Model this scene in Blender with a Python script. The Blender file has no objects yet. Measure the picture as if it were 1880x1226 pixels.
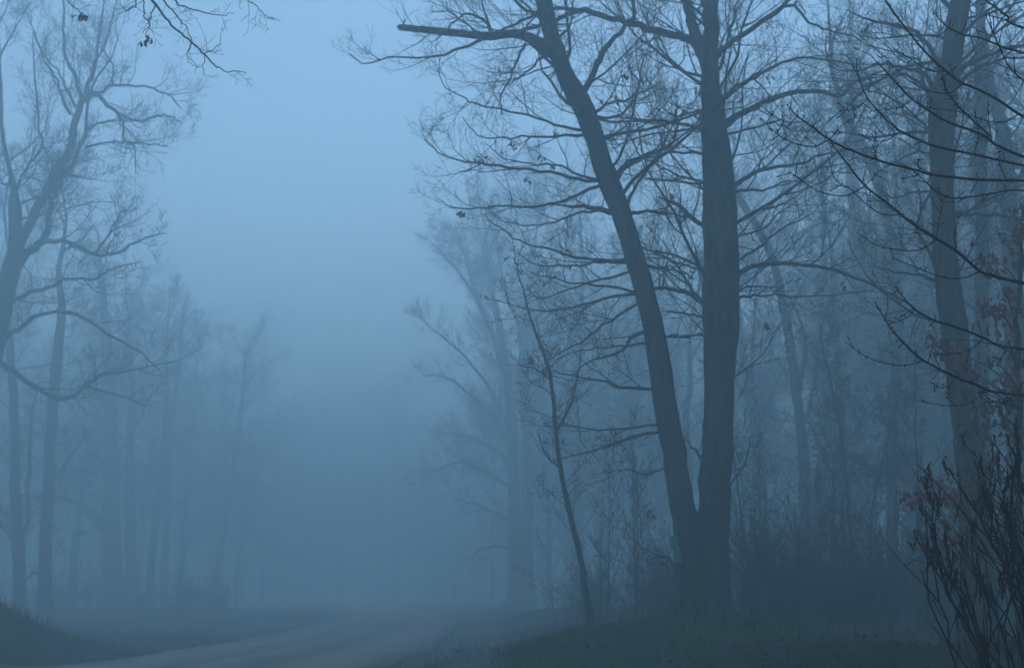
import bpy, math, random
import numpy as np
from mathutils import Vector

# ------------------------------------------------------------------ camera, sky, sun, exposure
SC = bpy.context.scene
COL = SC.collection
F = 2400.0                      # focal length in pixels of the 1880 wide photograph
CAMZ = 1.2
PITCH = math.atan((1090 - 613) / F)
cam_d = bpy.data.cameras.new('camera')
cam = bpy.data.objects.new('camera', cam_d)
COL.objects.link(cam)
cam.location = (0, 0, CAMZ)
cam.rotation_euler = (math.pi / 2 + PITCH, 0, 0)
cam_d.sensor_width = 36
cam_d.lens = 36 * F / 1880
cam_d.clip_start = 0.1
cam_d.clip_end = 3000
cam_d.dof.use_dof = True
cam_d.dof.focus_distance = 7.0
cam_d.dof.aperture_fstop = 5.6
SC.camera = cam

SUN_EL, SUN_ROT = math.radians(14), math.radians(205)
world = bpy.data.worlds.new("World")
SC.world = world
world.use_nodes = True
wn = world.node_tree.nodes
sky = wn.new('ShaderNodeTexSky')
sky.sky_type = 'NISHITA'
sky.sun_disc = False
sky.sun_elevation = SUN_EL
sky.sun_rotation = SUN_ROT
sky.air_density = 1.0
sky.dust_density = 0.3
sky.ozone_density = 1.5
world.node_tree.links.new(sky.outputs[0], wn['Background'].inputs[0])
wn['Background'].inputs[1].default_value = 0.12

sl = bpy.data.lights.new('sun', 'SUN')
sun = bpy.data.objects.new('sun', sl)
COL.objects.link(sun)
sl.energy = 0.05
sl.angle = math.radians(40)
sl.color = (1.0, 0.95, 0.9)
sdir = Vector((math.sin(SUN_ROT) * math.cos(SUN_EL), math.cos(SUN_ROT) * math.cos(SUN_EL), math.sin(SUN_EL)))
sun.rotation_euler = sdir.to_track_quat('Z', 'Y').to_euler()

SC.view_settings.view_transform = 'Standard'
SC.view_settings.look = 'None'
SC.view_settings.exposure = 1.85
SC.view_settings.gamma = 1.0
SC.render.engine = 'CYCLES'
cy = SC.cycles
cy.use_denoising = True
cy.max_bounces = 7
cy.diffuse_bounces = 2
cy.glossy_bounces = 1
cy.transmission_bounces = 1
cy.volume_bounces = 5
cy.use_adaptive_sampling = True
cy.adaptive_threshold = 0.02
HAZE_DENSITY = 0.0228
HAZE_TOP = 31.0

# ------------------------------------------------------------------ helpers
def P(px, py, Y):
    """photo pixel + forward distance in metres -> world point"""
    a = (px - 940) / F
    b = -(py - 613) / F
    c, s = math.cos(PITCH), math.sin(PITCH)
    t = Y / (c - b * s)
    return (a * t, Y, CAMZ + (s + b * c) * t)

def tag(o, label=None, cat=None, group=None, kind=None):
    if label: o['label'] = label
    if cat: o['category'] = cat
    if group: o['group'] = group
    if kind: o['kind'] = kind
    return o

def empty(name, loc, label, cat, group=None):
    o = bpy.data.objects.new(name, None)
    COL.objects.link(o)
    o.location = loc
    o.empty_display_size = 0.2
    return tag(o, label, cat, group)

def copy_tree(o, loc, rz, sc, label=None, group=None):
    r = o.copy(); COL.objects.link(r)
    r.location = loc; r.rotation_euler = (0, 0, rz); r.scale = (sc, sc, sc)
    if label: r['label'] = label
    if group: r['group'] = group
    for ch in list(o.children):
        c = ch.copy(); COL.objects.link(c); c.parent = r
        for g in list(ch.children):
            d = g.copy(); COL.objects.link(d); d.parent = c
    return r

def mesh_obj(name, V, Fq, mat, parent=None, smooth=True, origin=(0, 0, 0), Ft=None):
    V = np.asarray(V, dtype=np.float32).reshape(-1, 3) - np.array(origin, dtype=np.float32)
    me = bpy.data.meshes.new(name)
    Fq = np.zeros((0, 4), np.int32) if Fq is None or len(Fq) == 0 else np.asarray(Fq, np.int32)
    Ft = np.zeros((0, 3), np.int32) if Ft is None or len(Ft) == 0 else np.asarray(Ft, np.int32)
    nq, nt = len(Fq), len(Ft)
    me.vertices.add(len(V)); me.vertices.foreach_set('co', V.ravel())
    me.loops.add(nq * 4 + nt * 3)
    me.loops.foreach_set('vertex_index', np.concatenate([Fq.ravel(), Ft.ravel()]).astype(np.int32))
    me.polygons.add(nq + nt)
    starts = np.concatenate([np.arange(nq) * 4, nq * 4 + np.arange(nt) * 3]).astype(np.int32)
    me.polygons.foreach_set('loop_start', starts)
    me.polygons.foreach_set('use_smooth', np.full(nq + nt, smooth))
    me.update(calc_edges=True)
    me.validate()
    me.materials.append(mat)
    o = bpy.data.objects.new(name, me)
    COL.objects.link(o)
    if parent: o.parent = parent
    return o

class Brush:
    """collects tapered tubes and turns them into one mesh"""
    def __init__(self):
        self.g = {}
    def tube(self, pts, rad, sides):
        self.g.setdefault((len(pts), sides), []).append((pts, rad))
    def arrays(self, rough=0.0, seed=0):
        Vs, Fs, off = [], [], 0
        rs = np.random.RandomState(seed)
        for (n, k), L in self.g.items():
            A = np.array([a for a, _ in L], dtype=np.float64)
            R = np.array([r for _, r in L], dtype=np.float64)
            m = len(L)
            T = np.gradient(A, axis=1)
            T /= np.linalg.norm(T, axis=2, keepdims=True) + 1e-12
            mean = A[:, -1] - A[:, 0]
            mean /= np.linalg.norm(mean, axis=1, keepdims=True) + 1e-12
            ref = np.cross(mean, np.where(np.abs(mean[:, 2:3]) > 0.8, [[0.0, 1.0, 0.0]], [[0.0, 0.0, 1.0]]))
            ref /= np.linalg.norm(ref, axis=1, keepdims=True) + 1e-12
            N = ref[:, None, :] - (T * ref[:, None, :]).sum(2, keepdims=True) * T
            N /= np.linalg.norm(N, axis=2, keepdims=True) + 1e-12
            Bn = np.cross(T, N)
            ang = np.arange(k) * 2 * math.pi / k
            rr = R[:, :, None] * np.ones((1, 1, k))
            if rough > 0 and k >= 10:
                w = rs.randn(m, n, k)
                w = (w + np.roll(w, 1, 1) + np.roll(w, -1, 1)) / 2.2
                rr = rr * (1 + rough * w)
            V = A[:, :, None, :] + rr[..., None] * (np.cos(ang)[None, None, :, None] * N[:, :, None, :] + np.sin(ang)[None, None, :, None] * Bn[:, :, None, :])
            Vs.append(V.reshape(-1, 3))
            i = np.arange(m)[:, None, None] * n * k + np.arange(n - 1)[None, :, None] * k
            j = np.arange(k)[None, None, :]
            j2 = (j + 1) % k
            q = np.stack([i + j, i + j2, i + k + j2, i + k + j], -1).reshape(-1, 4) + off
            Fs.append(q)
            off += m * n * k
        return np.concatenate(Vs), np.concatenate(Fs)
    def build(self, name, mat, parent=None, origin=(0, 0, 0), rough=0.0, seed=0):
        V, Q = self.arrays(rough, seed)
        return mesh_obj(name, V, Q, mat, parent, True, origin)

def crom(pts, n):
    """resample control tuples (any dimension) with a Catmull-Rom spline to n points"""
    A = np.array(pts, dtype=np.float64)
    if len(A) < 3:
        t = np.linspace(0, 1, n)[:, None]
        return A[0] * (1 - t) + A[-1] * t
    E = np.vstack([2 * A[0] - A[1], A, 2 * A[-1] - A[-2]])
    m = len(A) - 1
    out = []
    for t in np.linspace(0, m - 1e-6, n):
        i = int(t); u = t - i
        p0, p1, p2, p3 = E[i], E[i + 1], E[i + 2], E[i + 3]
        out.append(0.5 * ((2 * p1) + (-p0 + p2) * u + (2 * p0 - 5 * p1 + 4 * p2 - p3) * u * u + (-p0 + 3 * p1 - 3 * p2 + p3) * u ** 3))
    return np.array(out)

def norm(v):
    l = math.sqrt(v[0] * v[0] + v[1] * v[1] + v[2] * v[2]) + 1e-12
    return (v[0] / l, v[1] / l, v[2] / l)

class Cfg:
    def __init__(s, rmin=0.003, wander=0.22, up=0.05, kids=(9, 6, 4), npts=(9, 7, 5, 4), ratio=(0.5, 0.5, 0.55), ang=(35, 75), zig=0.0, maxlvl=3, flat=0.0):
        s.rmin, s.wander, s.up, s.kids, s.npts, s.ratio, s.ang, s.zig, s.maxlvl, s.flat = rmin, wander, up, kids, npts, ratio, ang, zig, maxlvl, flat

def side_dir(d, rng, cfg, bias=None):
    """a direction that leaves d at a branching angle"""
    a = math.radians(rng.uniform(*cfg.ang))
    rv = (rng.gauss(0, 1), rng.gauss(0, 1), rng.gauss(0, 1) * (1 - cfg.flat) + 0.25)
    if bias: rv = (rv[0] + bias[0], rv[1] + bias[1], rv[2] + bias[2])
    dt = rv[0] * d[0] + rv[1] * d[1] + rv[2] * d[2]
    pr = norm((rv[0] - dt * d[0], rv[1] - dt * d[1], rv[2] - dt * d[2]))
    c, s = math.cos(a), math.sin(a)
    return (d[0] * c + pr[0] * s, d[1] * c + pr[1] * s, d[2] * c + pr[2] * s)

TIPS = None
def grow(B, p, d, L, r, lvl, cfg, rng):
    n = cfg.npts[min(lvl, len(cfg.npts) - 1)]
    st = L / (n - 1)
    pts = [p]; rad = [r]
    w = cfg.wander * (1.0 if lvl < 1 else (.8 if lvl == 1 else .6))
    sgn = 1
    kink = norm((rng.gauss(0, 1), rng.gauss(0, 1), rng.gauss(0, .6)))
    for i in range(1, n):
        sgn = -sgn
        z = cfg.zig * sgn * (1.0 if lvl < 2 else .6)
        d = norm((d[0] + rng.gauss(0, w) + kink[0] * z, d[1] + rng.gauss(0, w) + kink[1] * z, d[2] + rng.gauss(0, w * .8) + kink[2] * z + cfg.up))
        p = (p[0] + d[0] * st, p[1] + d[1] * st, p[2] + d[2] * st)
        pts.append(p)
        rad.append(max(cfg.rmin, r * (1 - 0.8 * i / (n - 1))))
    B.tube(pts, rad, 7 if r > 0.05 else (5 if r > 0.02 else 3))
    if TIPS is not None and lvl >= cfg.maxlvl - 1: TIPS.append(p)
    if lvl < cfg.maxlvl:
        spawn(B, pts, rad, L, lvl, cfg, rng)
    return pts

def spawn(B, pts, rad, L, lvl, cfg, rng, t0=0.18, k=None, Lc=None):
    if k is None: k = cfg.kids[min(lvl, len(cfg.kids) - 1)]
    k = max(1, int(round(k * rng.uniform(0.75, 1.25))))
    n = len(pts)
    for j in range(k):
        t = t0 + (1 - t0) * (j + rng.random()) / k
        x = t * (n - 1); i = min(int(x), n - 2); u = x - i
        a, b = pts[i], pts[i + 1]
        q = (a[0] + (b[0] - a[0]) * u, a[1] + (b[1] - a[1]) * u, a[2] + (b[2] - a[2]) * u)
        dd = norm((b[0] - a[0], b[1] - a[1], b[2] - a[2]))
        rr = rad[i] + (rad[i + 1] - rad[i]) * u
        sd = side_dir(dd, rng, cfg)
        LL = (Lc if Lc else L * cfg.ratio[min(lvl, len(cfg.ratio) - 1)]) * rng.uniform(0.6, 1.25) * (1.15 - 0.6 * t)
        grow(B, q, sd, LL, max(cfg.rmin, min(rr * 0.65, LL * 0.014)), lvl + 1, cfg, rng)

def limb(B, spec, D, cfg, rng, dens=2.4, cl=None, dD=0.0, nodes=None, sides=8, lead=True, jit=1.0):
    """traced limb: spec = [(px, py, width_px), ...] ; dD = depth change along the limb"""
    ctl = []
    for i, s in enumerate(spec):
        d = D + dD * (i / (len(spec) - 1)) + rng.uniform(-1, 1) * 0.006 * D * (1 if i else 0)
        x, y, z = P(s[0], s[1], d)
        wd = s[2] if len(s) > 2 else None
        ctl.append([x, y, z, wd])
    w0 = ctl[0][3] or 5
    m = len(ctl)
    if ctl[-1][3] is None: ctl[-1][3] = 1.2
    known = [i for i in range(m) if ctl[i][3] is not None or i == 0]
    ctl[0][3] = w0
    for i in range(m):
        if ctl[i][3] is None:
            a = max(k for k in known if k <= i); b = min(k for k in known if k >= i)
            ctl[i][3] = ctl[a][3] + (ctl[b][3] - ctl[a][3]) * (i - a) / (b - a)
    for c in ctl: c[3] = max(cfg.rmin, c[3] * 0.5 * D / F)
    n = nodes or max(6, 3 * m)
    A = crom(ctl, n)
    # small natural irregularity
    for i in range(1, n - 1):
        amp = min(0.012 * D / 22, 0.05) * jit
        A[i, 0] += rng.gauss(0, amp); A[i, 1] += rng.gauss(0, amp * 2); A[i, 2] += rng.gauss(0, amp)
    pts = [tuple(a[:3]) for a in A]; rad = [max(cfg.rmin * .8, a[3]) for a in A]
    B.tube(pts, rad, sides)
    L = sum(math.dist(pts[i], pts[i + 1]) for i in range(n - 1))
    if dens > 0:
        spawn(B, pts, rad, L, 0, cfg, rng, t0=0.12, k=dens * L, Lc=cl or max(0.5, min(1.6, L * 0.35)))
    return pts, rad

def stem(spec, D, n=40, wob=0.0, rng=None, dD=0.0, flare=0.0):
    """trunk polyline from pixels with widths"""
    ctl = []
    for i, s in enumerate(spec):
        x, y, z = P(s[0], s[1], D + dD * i / (len(spec) - 1))
        ctl.append((x, y, z, s[2] * 0.5 * D / F))
    A = crom(ctl, n)
    if rng and wob:
        for i in range(1, n): A[i, 0] += rng.gauss(0, wob); A[i, 1] += rng.gauss(0, wob)
    A[:, 3] = np.maximum(A[:, 3], 0.01)
    return [tuple(a[:3]) for a in A], [float(a[3]) for a in A]

# ------------------------------------------------------------------ terrain
def sst(a, b, x):
    t = np.clip((x - a) / (b - a), 0, 1)
    return t * t * (3 - 2 * t)

_rs = np.random.RandomState(4)
_W = [(_rs.uniform(-1, 1) * f, _rs.uniform(-1, 1) * f, _rs.uniform(0, 6.28), 0.09 / f ** 0.9) for f in (0.25, 0.4, 0.7, 1.1, 1.7, 2.6, 3.7, 5.5) for _ in range(3)]
def road_c(y):
    y = np.asarray(y, dtype=float)
    return -4.75 - 0.0011 * np.clip(y - 35, 0, None) ** 2 * (y < 135) - (y >= 135) * (11 + 0.22 * (y - 135))
def hgt(x, y):
    x = np.asarray(x, dtype=float); y = np.asarray(y, dtype=float)
    off = x - road_c(y) - .85
    rough = sst(3.3, 4.9, np.abs(off))
    nz = sum(a * np.sin(u * x + v * y + p) for u, v, p, a in _W)
    bank = 1.42 * (1 - sst(25, 35, y)) * sst(-7.6, -11.0, x) * sst(4, 16, y)
    mound = 0.60 * np.exp(-((x - 3.0) / 3.3) ** 2 - ((y - 19.5) / 6.8) ** 2)
    right = 0.16 * sst(-0.6, 3.0, x) * (1 - sst(30, 60, y)) + 0.15 * sst(0, 6, x) * sst(3, 12, y) * (1 - sst(20, 40, y))
    return bank + mound + right + nz * (0.12 + 0.5 * rough) * np.clip(1.2 - y / 150, .4, 1)

def G(x, y): return float(hgt(x, y))

# ------------------------------------------------------------------ materials
def mat(name, col, rough=0.85, col2=None, scale=4.0, stretch=(1, 1, 1), bump=0.0, bscale=20.0, spec=0.3, detail=6.0):
    m = bpy.data.materials.new(name); m.use_nodes = True
    nt = m.node_tree; b = nt.nodes['Principled BSDF']
    b.inputs['Roughness'].default_value = rough
    b.inputs['Specular IOR Level'].default_value = spec
    tc = nt.nodes.new('ShaderNodeTexCoord'); mp = nt.nodes.new('ShaderNodeMapping')
    mp.inputs['Scale'].default_value = stretch
    nt.links.new(tc.outputs['Object'], mp.inputs[0])
    nz = nt.nodes.new('ShaderNodeTexNoise'); nz.inputs['Scale'].default_value = scale; nz.inputs['Detail'].default_value = detail
    nt.links.new(mp.outputs[0], nz.inputs['Vector'])
    cr = nt.nodes.new('ShaderNodeValToRGB')
    cr.color_ramp.elements[0].position = 0.35; cr.color_ramp.elements[1].position = 0.68
    cr.color_ramp.elements[0].color = (*col, 1); cr.color_ramp.elements[1].color = (*(col2 or col), 1)
    nt.links.new(nz.outputs[0], cr.inputs[0]); nt.links.new(cr.outputs[0], b.inputs['Base Color'])
    if bump:
        n2 = nt.nodes.new('ShaderNodeTexNoise'); n2.inputs['Scale'].default_value = bscale; n2.inputs['Detail'].default_value = 4
        nt.links.new(mp.outputs[0], n2.inputs['Vector'])
        bp = nt.nodes.new('ShaderNodeBump'); bp.inputs['Strength'].default_value = bump; bp.inputs['Distance'].default_value = 0.03
        nt.links.new(n2.outputs[0], bp.inputs['Height']); nt.links.new(bp.outputs[0], b.inputs['Normal'])
    return m

BARK = mat('bark', (0.010, 0.012, 0.010), 0.9, (0.05, 0.055, 0.048), 16, (1, 1, 0.16), 0.9, 34)
BARK2 = mat('dark_bark', (0.022, 0.024, 0.02), 0.9, (0.055, 0.056, 0.05), 7, (1, 1, 0.2), 0.6, 20)
TWIG = mat('twig_bark', (0.028, 0.025, 0.022), 0.85, (0.055, 0.047, 0.042), 3)
NEARTWIG = mat('maple_twig', (0.018, 0.013, 0.012), 0.7, (0.04, 0.028, 0.024), 30)
SUMAC = mat('shrub_bark', (0.010, 0.007, 0.007), 0.9, (0.024, 0.016, 0.014), 30)
SEED = mat('seed_head', (0.010, 0.006, 0.006), 0.95, (0.028, 0.014, 0.012), 60)
LEAF = mat('oak_leaf', (0.10, 0.055, 0.05), 0.85, (0.20, 0.115, 0.105), 2.5)
SIGNG = mat('sign_green', (0.006, 0.16, 0.10), 0.5, (0.01, 0.20, 0.13), 3)
STEEL = mat('sign_stake', (0.05, 0.048, 0.044), 0.7, (0.085, 0.08, 0.072), 6)

# ------------------------------------------------------------------ ground and road
def axis(a):
    out = [a[0][0]]
    for (s, e, d) in a:
        n = max(1, int(round((e - s) / d)))
        out += list(np.linspace(s, e, n + 1)[1:])
    return np.array(out)

def grid_mesh(X, Y, Z, name, m):
    ny, nx = X.shape
    V = np.stack([X, Y, Z], -1).reshape(-1, 3)
    i = (np.arange(ny - 1)[:, None] * nx + np.arange(nx - 1)[None, :]).ravel()
    Q = np.stack([i, i + 1, i + 1 + nx, i + nx], -1)
    return mesh_obj(name, V, Q, m)

def ground_material():
    m = bpy.data.materials.new('ground'); m.use_nodes = True
    nt = m.node_tree; N = nt.nodes; Lk = nt.links; b = N['Principled BSDF']
    b.inputs['Roughness'].default_value = 0.95; b.inputs['Specular IOR Level'].default_value = 0.15
    tc = N.new('ShaderNodeTexCoord')
    def nz(s, d=5):
        n = N.new('ShaderNodeTexNoise'); n.inputs['Scale'].default_value = s; n.inputs['Detail'].default_value = d
        Lk.new(tc.outputs['Object'], n.inputs['Vector']); return n
    def ramp(src, p0, c0, p1, c1):
        r = N.new('ShaderNodeValToRGB'); e = r.color_ramp.elements
        e[0].position, e[1].position = p0, p1; e[0].color, e[1].color = (*c0, 1), (*c1, 1)
        Lk.new(src, r.inputs[0]); return r
    soil = ramp(nz(9, 8).outputs[0], .35, (0.008, 0.0075, 0.006), .7, (0.05, 0.042, 0.03))
    grass = ramp(nz(14, 8).outputs[0], .3, (0.014, 0.03, 0.008), .7, (0.05, 0.09, 0.022))
    at = N.new('ShaderNodeAttribute'); at.attribute_name = 'grassy'
    ad = N.new('ShaderNodeMath'); ad.operation = 'ADD'
    mu = N.new('ShaderNodeMath'); mu.operation = 'MULTIPLY_ADD'; mu.inputs[1].default_value = 1.1; mu.inputs[2].default_value = -0.55
    Lk.new(nz(0.9, 6).outputs[0], mu.inputs[0]); Lk.new(at.outputs['Fac'], ad.inputs[0]); Lk.new(mu.outputs[0], ad.inputs[1]); ad.use_clamp = True
    mx = N.new('ShaderNodeMix'); mx.data_type = 'RGBA'
    Lk.new(ad.outputs[0], mx.inputs['Factor']); Lk.new(soil.outputs[0], mx.inputs['A']); Lk.new(grass.outputs[0], mx.inputs['B'])
    Lk.new(mx.outputs['Result'], b.inputs['Base Color'])
    bp = N.new('ShaderNodeBump'); bp.inputs['Strength'].default_value = 0.8; bp.inputs['Distance'].default_value = 0.05
    Lk.new(nz(18, 6).outputs[0], bp.inputs['Height']); Lk.new(bp.outputs[0], b.inputs['Normal'])
    return m

def grassy(x, y):
    g = 0.75 * np.exp(-((x - 3.0) / 3.6) ** 2 - ((y - 19.3) / 3.6) ** 2) + 0.5 * np.exp(-((x + 0.6) / 1.3) ** 2) * (y > 12) + 0.4 * sst(-8.5, -10.5, x) * (1 - sst(30, 38, y)) + 0.35 * sst(19, 22, y) * sst(4, 6, x) * (1 - sst(25, 29, y))
    return np.clip(g, 0, 1)

xs = axis([(-150, -30, 6), (-30, -14, 1.2), (-14, 14, 0.22), (14, 30, 1.2), (30, 150, 6)])
ys = axis([(-80, 0, 5), (0, 10, 1), (10, 45, 0.25), (45, 90, 1.2), (90, 420, 10)])
X, Y = np.meshgrid(xs, ys)
ground = grid_mesh(X, Y, hgt(X, Y), 'ground', ground_material())
at = ground.data.attributes.new('grassy', 'FLOAT', 'POINT')
at.data.foreach_set('value', grassy(X, Y).ravel().astype(np.float32))
tag(ground, 'dark leaf-littered ground with patches of thin green grass', kind='structure')

def road_material():
    m = bpy.data.materials.new('dirt_road'); m.use_nodes = True
    nt = m.node_tree; N = nt.nodes; Lk = nt.links; b = N['Principled BSDF']
    b.inputs['Roughness'].default_value = 0.75; b.inputs['Specular IOR Level'].default_value = 0.3
    tc = N.new('ShaderNodeTexCoord')
    at = N.new('ShaderNodeAttribute'); at.attribute_name = 'across'
    nw = N.new('ShaderNodeTexNoise'); nw.inputs['Scale'].default_value = 0.35; nw.inputs['Detail'].default_value = 4
    Lk.new(tc.outputs['Object'], nw.inputs['Vector'])
    off = N.new('ShaderNodeMath'); off.operation = 'MULTIPLY_ADD'; off.inputs[1].default_value = 0.16
    Lk.new(nw.outputs[0], off.inputs[0]); Lk.new(at.outputs['Fac'], off.inputs[2])
    r = N.new('ShaderNodeValToRGB'); cr = r.color_ramp
    cols = [(0.0, 0.025), (0.07, 0.11), (0.18, 0.22), (0.27, 0.10), (0.36, 0.20), (0.47, 0.09), (0.56, 0.20), (0.68, 0.17), (0.755, 0.025), (0.80, 0.10), (0.855, 0.025), (0.91, 0.07), (0.96, 0.05), (1.0, 0.025)]
    cr.elements[0].position = 0; cr.elements[1].position = 1
    for p, c in cols[1:-1]: cr.elements.new(p)
    for e, (p, c) in zip(cr.elements, cols): e.position = p; e.color = (c * 1.3, c * 1.0, c * 0.82, 1)
    Lk.new(off.outputs[0], r.inputs[0])
    n2 = N.new('ShaderNodeTexNoise'); n2.inputs['Scale'].default_value = 7; n2.inputs['Detail'].default_value = 9; n2.inputs['Roughness'].default_value = 0.7
    Lk.new(tc.outputs['Object'], n2.inputs['Vector'])
    r2 = N.new('ShaderNodeValToRGB'); r2.color_ramp.elements[0].position = .3; r2.color_ramp.elements[1].position = .7
    r2.color_ramp.elements[0].color = (.55, .55, .55, 1); r2.color_ramp.elements[1].color = (1.25, 1.22, 1.18, 1)
    Lk.new(n2.outputs[0], r2.inputs[0])
    mx = N.new('ShaderNodeMix'); mx.data_type = 'RGBA'; mx.blend_type = 'MULTIPLY'; mx.inputs['Factor'].default_value = 1
    Lk.new(r.outputs[0], mx.inputs['A']); Lk.new(r2.outputs[0], mx.inputs['B']); Lk.new(mx.outputs['Result'], b.inputs['Base Color'])
    bp = N.new('ShaderNodeBump'); bp.inputs['Strength'].default_value = 0.6; bp.inputs['Distance'].default_value = 0.03
    Lk.new(n2.outputs[0], bp.inputs['Height']); Lk.new(bp.outputs[0], b.inputs['Normal'])
    return m

us = np.linspace(0, 1, 33); yr = axis([(-80, 10, 4), (10, 60, 0.3), (60, 180, 2), (180, 415, 8)])
U, YR = np.meshgrid(us, yr)
RW = 3.35
XR = road_c(YR) - 3.12 + U * 8.0 + 0.12 * np.sin(YR * 0.9) * (np.abs(U - .5) > .48)
edge = 1 - sst(0.44, 0.5, np.abs(U - 0.5))
ruts = -0.06 * (np.exp(-((U - .29) / .04) ** 2) + np.exp(-((U - .49) / .04) ** 2) + 1.2 * np.exp(-((U - .755) / .022) ** 2) + 1.2 * np.exp(-((U - .855) / .02) ** 2))
ZR = hgt(XR, YR) + 0.004 + edge * (0.055 + ruts) - (1 - edge) * 0.02
road = grid_mesh(XR, YR, ZR, 'road', road_material())
at = road.data.attributes.new('across', 'FLOAT', 'POINT')
at.data.foreach_set('value', (U.ravel() - 0.08).astype(np.float32))
tag(road, 'unpaved gravel road with pale wheel tracks fading into the fog', kind='structure')

# ------------------------------------------------------------------ leaves
LEAF_SHAPE = np.array([(0, 0, 0), (.14, .18, .02), (.10, .30, .0), (.26, .42, .06), (.17, .55, .02), (.27, .72, .07), (.12, .84, .03), (0, 1, -.04),
                       (-.12, .84, .03), (-.27, .72, .07), (-.17, .55, .02), (-.26, .42, .06), (-.10, .30, .0), (-.14, .18, .02)], dtype=np.float64)
LEAF_SHAPE[:, 2] *= 2.2
def leaf_arrays(pos, size, rs, flat=False, hang=False):
    pos = np.asarray(pos, dtype=np.float64); m = len(pos); k = len(LEAF_SHAPE)
    a = rs.uniform(0, 2 * math.pi, m); tl = rs.normal(0, .25, m) if flat else rs.uniform(-1.2, 1.2, m)
    if hang: tl = rs.uniform(-1.5, -0.5, m)
    ro = rs.normal(0, .3, m) if flat else rs.uniform(-1.4, 1.4, m)
    S = LEAF_SHAPE[None] * (size * rs.uniform(.6, 1.25, m))[:, None, None]
    S = S.copy(); S[:, :, 2] *= rs.uniform(-1, 2.5, m)[:, None]
    cr, sr = np.cos(ro)[:, None], np.sin(ro)[:, None]
    x = S[..., 0] * cr + S[..., 2] * sr; z = -S[..., 0] * sr + S[..., 2] * cr; y = S[..., 1]
    ct, st_ = np.cos(tl)[:, None], np.sin(tl)[:, None]
    y, z = y * ct - z * st_, y * st_ + z * ct
    ca, sa = np.cos(a)[:, None], np.sin(a)[:, None]
    x, y = x * ca - y * sa, x * sa + y * ca
    V = np.stack([x, y, z], -1) + pos[:, None, :]
    base = np.arange(m)[:, None] * k
    Q = []
    for i in range(1, 7):
        l0, l1, r0, r1 = i, i + 1, (k - i) % k, k - i - 1
        if i + 1 == 7: break
        Q.append(np.concatenate([base + l0, base + l1, base + r1, base + r0], 1))
    T = [np.concatenate([base, base + 1, base + k - 1], 1), np.concatenate([base + 6, base + 7, base + 8], 1)]
    return V.reshape(-1, 3), np.concatenate(Q), np.concatenate(T)

def leaves_obj(name, pos, size, m, parent, seed, origin=(0, 0, 0), flat=False, hang=False):
    V, Q, T = leaf_arrays(pos, size, np.random.RandomState(seed), flat, hang)
    return mesh_obj(name, V, Q, m, parent, False, origin, Ft=T)

def cluster(c, n, s, rng):
    return [(c[0] + rng.gauss(0, s), c[1] + rng.gauss(0, s), c[2] + rng.gauss(0, s * .8)) for _ in range(n)]

# ------------------------------------------------------------------ generic tree pieces
def start_tree(name, base, label, cat='tree', group=None):
    return empty(name, base, label, cat, group)

def auto_limbs(B, pts, rad, cfg, rng, k, t0, t1, L0, L1, bias=None, elev=(5, 40)):
    n = len(pts)
    for j in range(k):
        t = t0 + (t1 - t0) * (j + rng.random()) / k
        x = t * (n - 1); i = min(int(x), n - 2)
        q = pts[i]; az = rng.uniform(0, 2 * math.pi)
        if bias is not None and rng.random() < 0.6: az = bias + rng.gauss(0, .6)
        el = math.radians(rng.uniform(*elev))
        d = (math.cos(az) * math.cos(el), math.sin(az) * math.cos(el), math.sin(el))
        u = (t - t0) / (t1 - t0 + 1e-9)
        LL = (L0 + (L1 - L0) * u) * rng.uniform(.7, 1.2)
        grow(B, q, d, LL, max(cfg.rmin * 1.3, min(rad[i] * .5, LL * .011)), 0, cfg, rng)

def seated(pts, rad, D=None):
    """carry the foot of a trunk polyline down into the ground with a flare"""
    x, y, z = pts[0]
    g = G(x, y)
    r = rad[0]
    foot = [(x, y, g - 0.35), (x, y, g + 0.02), (x, y, g + 0.28)]
    body = [(p, q) for p, q in zip(pts, rad) if p[2] > g + 0.6]
    return foot + [b[0] for b in body], [r * 1.75, r * 1.5, r * 1.16] + [b[1] for b in body], (x, y, g)

def simple_tree(name, spec, D, label, cfg, seed, limbs=(), k=14, t0=.25, t1=.97, L0=3.0, L1=1.4, cat='tree', group=None, dens=1.6,
                bark=None, dD=0.0, n=36, sides=12, elev=(5, 45), bias=None, clen=None):
    rng = random.Random(seed)
    pts, rad = stem(spec, D, n, 0.006 * D / 20, rng, dD)
    pts, rad, base = seated(pts, rad)
    root = start_tree(name, base, label, cat, group)
    T = Brush(); T.tube(pts, rad, sides)
    T.build('trunk', bark or BARK2, root, base, rough=0.035, seed=seed)
    C = Brush()
    for l in limbs: limb(C, l, D, cfg, rng, dens, dD=rng.uniform(-.12, .12) * D * .25, cl=clen)
    auto_limbs(C, pts, rad, cfg, rng, k, t0, t1, L0, L1, bias, elev)
    for i in range(4 if D > 30 else 2):          # the leader breaks up into upright twigs
        q = len(pts) - 1 - i * 2
        grow(C, pts[q], norm((rng.gauss(0, .3), rng.gauss(0, .3), 1)), L1 * rng.uniform(.7, 1.2), max(cfg.rmin * 1.5, rad[q] * .8), 0, cfg, rng)
    C.build('crown', TWIG, root, base)
    return root

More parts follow.
